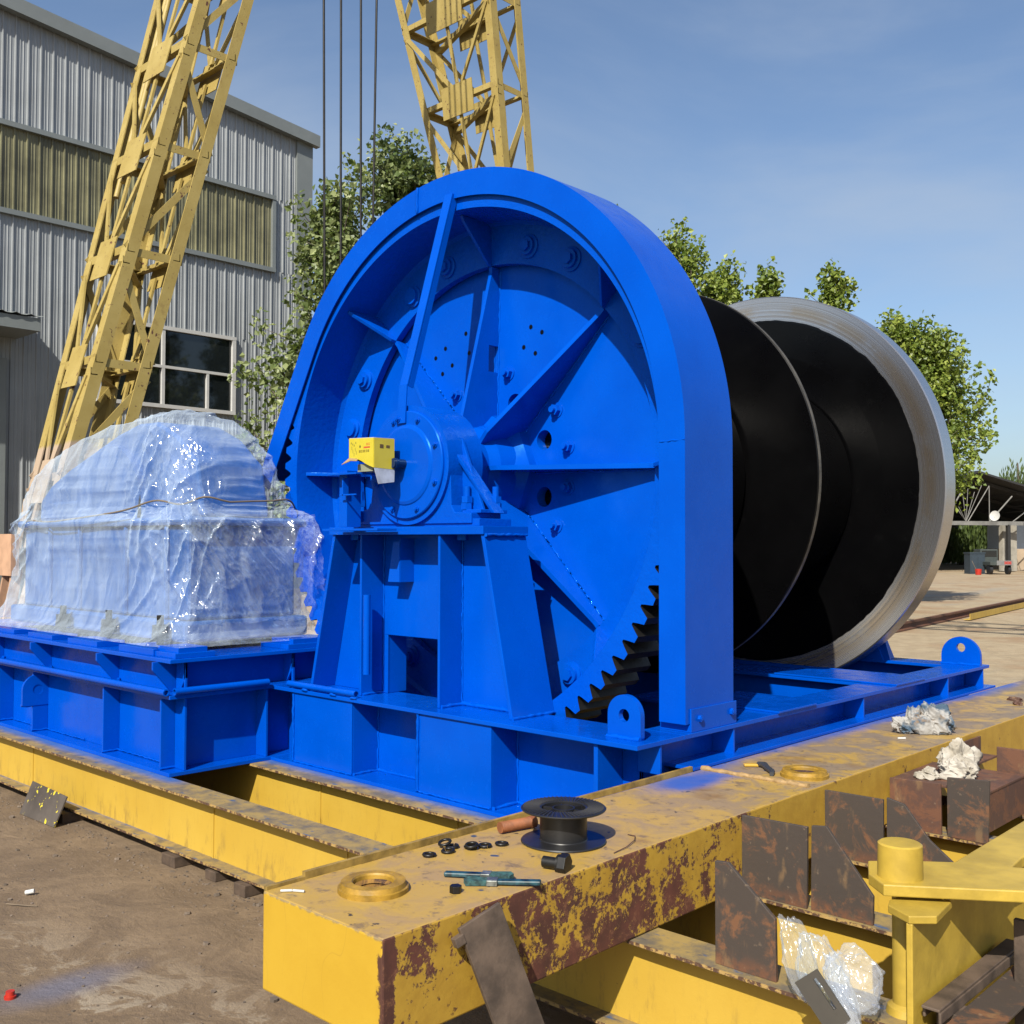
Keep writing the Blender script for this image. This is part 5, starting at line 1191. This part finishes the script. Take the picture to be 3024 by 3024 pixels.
# knife
kn = empty('scraper_knife', (-2.55, 4.40, .442), 'yellow and grey utility knife lying beside the farther raised ring', 'knife')
m = MB(); m.obox((-2.615, 4.435, .449), Vector((.034, .032, 0)), Vector((-.010, .010, 0)), (0, 0, .006)); m.build('blade_holder', simple('knife_yellow', (.75, .45, .06), .4), kn, .003)
m = MB(); m.tube([(-2.60, 4.45, .453), (-2.56, 4.44, .455), (-2.52, 4.395, .454), (-2.47, 4.35, .452), (-2.45, 4.31, .450)], [.012, .016, .014, .014, .010], 10); m.build('handle', KNIFEM, kn)
# curved wire on the box, cigarette butts
m = MB(); m.tube([(-2.336, 3.085, .443), (-2.30, 3.08, .446), (-2.265, 3.03, .447), (-2.24, 2.95, .445), (-2.232, 2.87, .443)], .0018, 5); tag(m.build('wire_offcut', RUST2), 'thin curved wire offcut right of the black spool', 'wire')
for i, (a, b) in enumerate((((-2.716, 1.858), (-2.694, 1.884)), ((-2.692, 1.886), (-2.660, 1.905)))):
    m = MB(); m.cyl((a[0], a[1], .4445), (b[0], b[1], .4445), .004, 12); tag(m.build('cigarette_butt', PAINTW), ['white cigarette filter nearest the left corner of the yellow box', 'white cigarette filter touching the first, nearer the raised ring'][i], 'cigarette butt', 'cigarette butts on the box corner')
# crumpled things
def crumple(c, sx, sy, sz, mat, name, label, cat, seed, a1=.35, rough=1.0, flat=True, n=5, smooth=False):
    bmv = []; import bmesh
    bm = bmesh.new(); bmesh.ops.create_icosphere(bm, subdivisions=n, radius=1)
    for v in bm.verts:
        p = v.co.copy(); q = p*1.6+Vector((seed, seed*.7, 3)); d = 0; am = a1
        for o_ in range(4):
            d += am*(.75-abs(noise.noise(q))*2.0); q = q*2.0+Vector((3, 1, 5)); am *= .52*rough
        p = p*(.72+d)
        p += Vector((noise.noise(q*.2), noise.noise(q*.2+Vector((9, 0, 0))), 0))*.15
        z = p.z*sz; 
        v.co = Vector((p.x*sx, p.y*sy, max(z, -sz*.35)+sz*.35))
    m = MB(); bm.verts.ensure_lookup_table(); m.add([v.co+Vector(c) for v in bm.verts], [tuple(v.index for v in f_.verts) for f_ in bm.faces], smooth); bm.free()
    return tag(m.build(name, mat, None, 0, c), label, cat)
def ridge_(v, k=2.2): return max(0, 1-abs(v)*k)**2
def rag(lobes, mat, label):
    m = MB(); NU, NV = 90, 90
    for (c, sx, sy, sz, ang, seed) in lobes:
        c = Vector(c); V = []; ca, sa = cos(ang), sin(ang)
        for i in range(NU+1):
            th = pi*i/NU
            for j in range(NV):
                ph = 2*pi*j/NV; d = Vector((sin(th)*cos(ph), sin(th)*sin(ph), cos(th)))
                q = Vector((d.x*1.2+seed, d.y*2.0, d.z*1.3+d.x*.8))
                k = .72+ridge_(noise.noise(q), 2.0)*.28+ridge_(noise.noise(q*2.3+Vector((5, 0, 0))), 2.4)*.11+noise.noise(d*1.1+Vector((seed*2, 0, 0)))*.55
                x, y, z = d.x*sx*k*.86, d.y*sy*k*.86, d.z*sz*k*.9
                V.append(c+Vector((x*ca-y*sa, x*sa+y*ca, max(z, -c.z+.002+c.z-sz*.55))))
        zmin = min(v.z for v in V); dz = c.z-.0-zmin
        V = [v+Vector((0, 0, dz)) for v in V]
        m.add(V, [(i*NV+j, i*NV+(j+1) % NV, (i+1)*NV+(j+1) % NV, (i+1)*NV+j) for i in range(NU) for j in range(NV)], True)
    return tag(m.build('rag', mat), label, 'rag')
rag([((-2.355, 5.90, .442), .12, .085, .115, .8, 2.3), ((-2.33, 5.98, .442), .09, .07, .07, .3, 7.3), ((-2.47, 5.80, .442), .085, .06, .06, .7, 12.1), ((-2.44, 5.86, .442), .06, .06, .10, 1.7, 16.1)], RAG1, 'crumpled blue and white oily rag on top of the yellow box')
rag([((-1.985, 5.30, .368), .12, .09, .118, .8, 5.1), ((-1.95, 5.20, .368), .10, .08, .07, .3, 9.1), ((-2.05, 5.10, .368), .07, .05, .035, .6, 19.7)], RAG2, 'crumpled cream rag lying on the brown channel section')
crumple((-2.44, 7.52, .44), .05, .03, .02, RUST2, 'rust_flake', 'flat rusty scrap on the far end of the yellow box', 'scrap', 1.1, n=3)
crumple((-2.36, 7.33, .44), .03, .02, .022, RUST2, 'rust_flake', 'small round rusty scrap near the right picture edge on the box', 'scrap', 3.1, n=3)
m = MB(); m.cyl((-2.42, 5.60, .445), (-2.39, 5.63, .445), .005, 10); tag(m.build('cigarette_butt', PAINTW), 'white cigarette butt in front of the oily rag', 'cigarette butt')
# plastic bag on the beam
bag = empty('plastic_bag', (-1.60, 2.95, .142), 'crumpled clear plastic bag lying on the yellow beam against the rusty stop plate', 'plastic bag')
def film_lobe(c, ax, ay, az, seed, name, mat=FILM2, NU=110, NV=90):
    c = Vector(c); ax = Vector(ax); ay = Vector(ay); az = Vector(az); V = []
    for i in range(NU+1):
        th = pi*i/NU
        for j in range(NV):
            ph = 2*pi*j/NV; d = Vector((sin(th)*cos(ph), sin(th)*sin(ph), cos(th)))
            w_ = ridge(noise.noise(Vector((d.x*1.8+seed, d.y*1.8, d.z*1.0))))*.16+ridge(noise.noise(Vector((d.x*3.6+seed, d.y*3.6, d.z*1.6+3))), 3)*.07+noise.noise(d*1.1+Vector((seed, 0, 0)))*.35
            k = .82+w_; V.append(c+ax*(d.x*k)+ay*(d.y*k)+az*(d.z*k))
    m = MB(); m.add(V, [(i*NV+j, i*NV+(j+1) % NV, (i+1)*NV+(j+1) % NV, (i+1)*NV+j) for i in range(NU) for j in range(NV)], True); return m.build(name, mat, bag)
film_lobe((-1.555, 2.885, .265), (.045, 0, .02), (0, .045, 0), (-.055, 0, .125), 1.3, 'bag_film')
film_lobe((-1.475, 2.88, .250), (.060, .01, .01), (0, .05, 0), (-.05, 0, .105), 4.7, 'bag_film')
film_lobe((-1.375, 2.87, .265), (.085, 0, -.03), (0, .055, 0), (.02, 0, .085), 8.1, 'bag_film')
film_lobe((-1.395, 2.855, .195), (.035, 0, .0), (0, .035, 0), (-.045, 0, .12), 11.9, 'bag_film')
film_lobe((-1.375, 2.83, .145), (.045, 0, .0), (0, .012, 0), (-.02, 0, .09), 15.9, 'bag_mouth')
# slotted plate by the bag
m = MB(); c = Vector((-1.435, 2.80, .205)); u_ = Vector((.62, .10, -.78)).normalized(); n_ = Vector((.25, -.95, .12)); n_ = (n_-u_*n_.dot(u_)).normalized(); w_ = u_.cross(n_).normalized()
m.obox(c+w_*.012, u_*.075, w_*.026, n_*.004); m.obox(c-w_*.032, u_*.075, w_*.008, n_*.004); m.obox(c-w_*.019+u_*.055, u_*.020, w_*.005, n_*.0038); m.obox(c-w_*.019-u_*.066, u_*.009, w_*.005, n_*.0038)
tag(m.build('slotted_plate', simple('dark_slot_plate', (.075, .065, .05), .6)), 'small dark plate with a long slot on the beam before the plastic bag', 'steel plate')
# litter on the ground
m = MB(); m.lathe((-4.197, 1.650, GZ), (0, 0, 1), [(0, .028), (.016, .028), (.017, .012), (.022, .011), (.022, 0)], 20); tag(m.build('bottle_cap', REDP), 'red plastic cap on the dirt near the lower left corner', 'cap')
m = MB(); m.cyl((-5.35, 2.17, GZ+.014), (-5.32, 2.20, GZ+.022), .011, 12); tag(m.build('paper_scrap', PAINTW), 'small white crumpled scrap on the dirt below the front beam', 'scrap')
m = MB(); m.tube([(-5.28, 2.05, GZ+.005), (-5.20, 2.09, GZ+.008), (-5.14, 2.14, GZ+.004)], .003, 6); tag(m.build('straw', WOOD), 'thin pale straw on the dirt near the white scrap', 'straw')
rq = random.Random(11); m = MB()
for i in range(1500):
    x = rq.uniform(-9.0, -2.9); y = rq.uniform(1.0, 2.9); s_ = rq.uniform(.002, .0075)*(2.2 if rq.random() < .05 else 1)
    if i % 3 == 0: y = 2.92-abs(rq.gauss(0, .13)); x = rq.uniform(-9, -2.9)
    m.hexn((x, y, GZ-.001), (rq.uniform(-.3, .3), rq.uniform(-.3, .3), 1), s_, s_*.8, rq.random())
tag(m.build('gravel', simple('grit', (.26, .20, .15), .9, 0, .3, 3)), 'loose grit scattered over the dirt in the foreground', 'gravel', None, 'stuff')
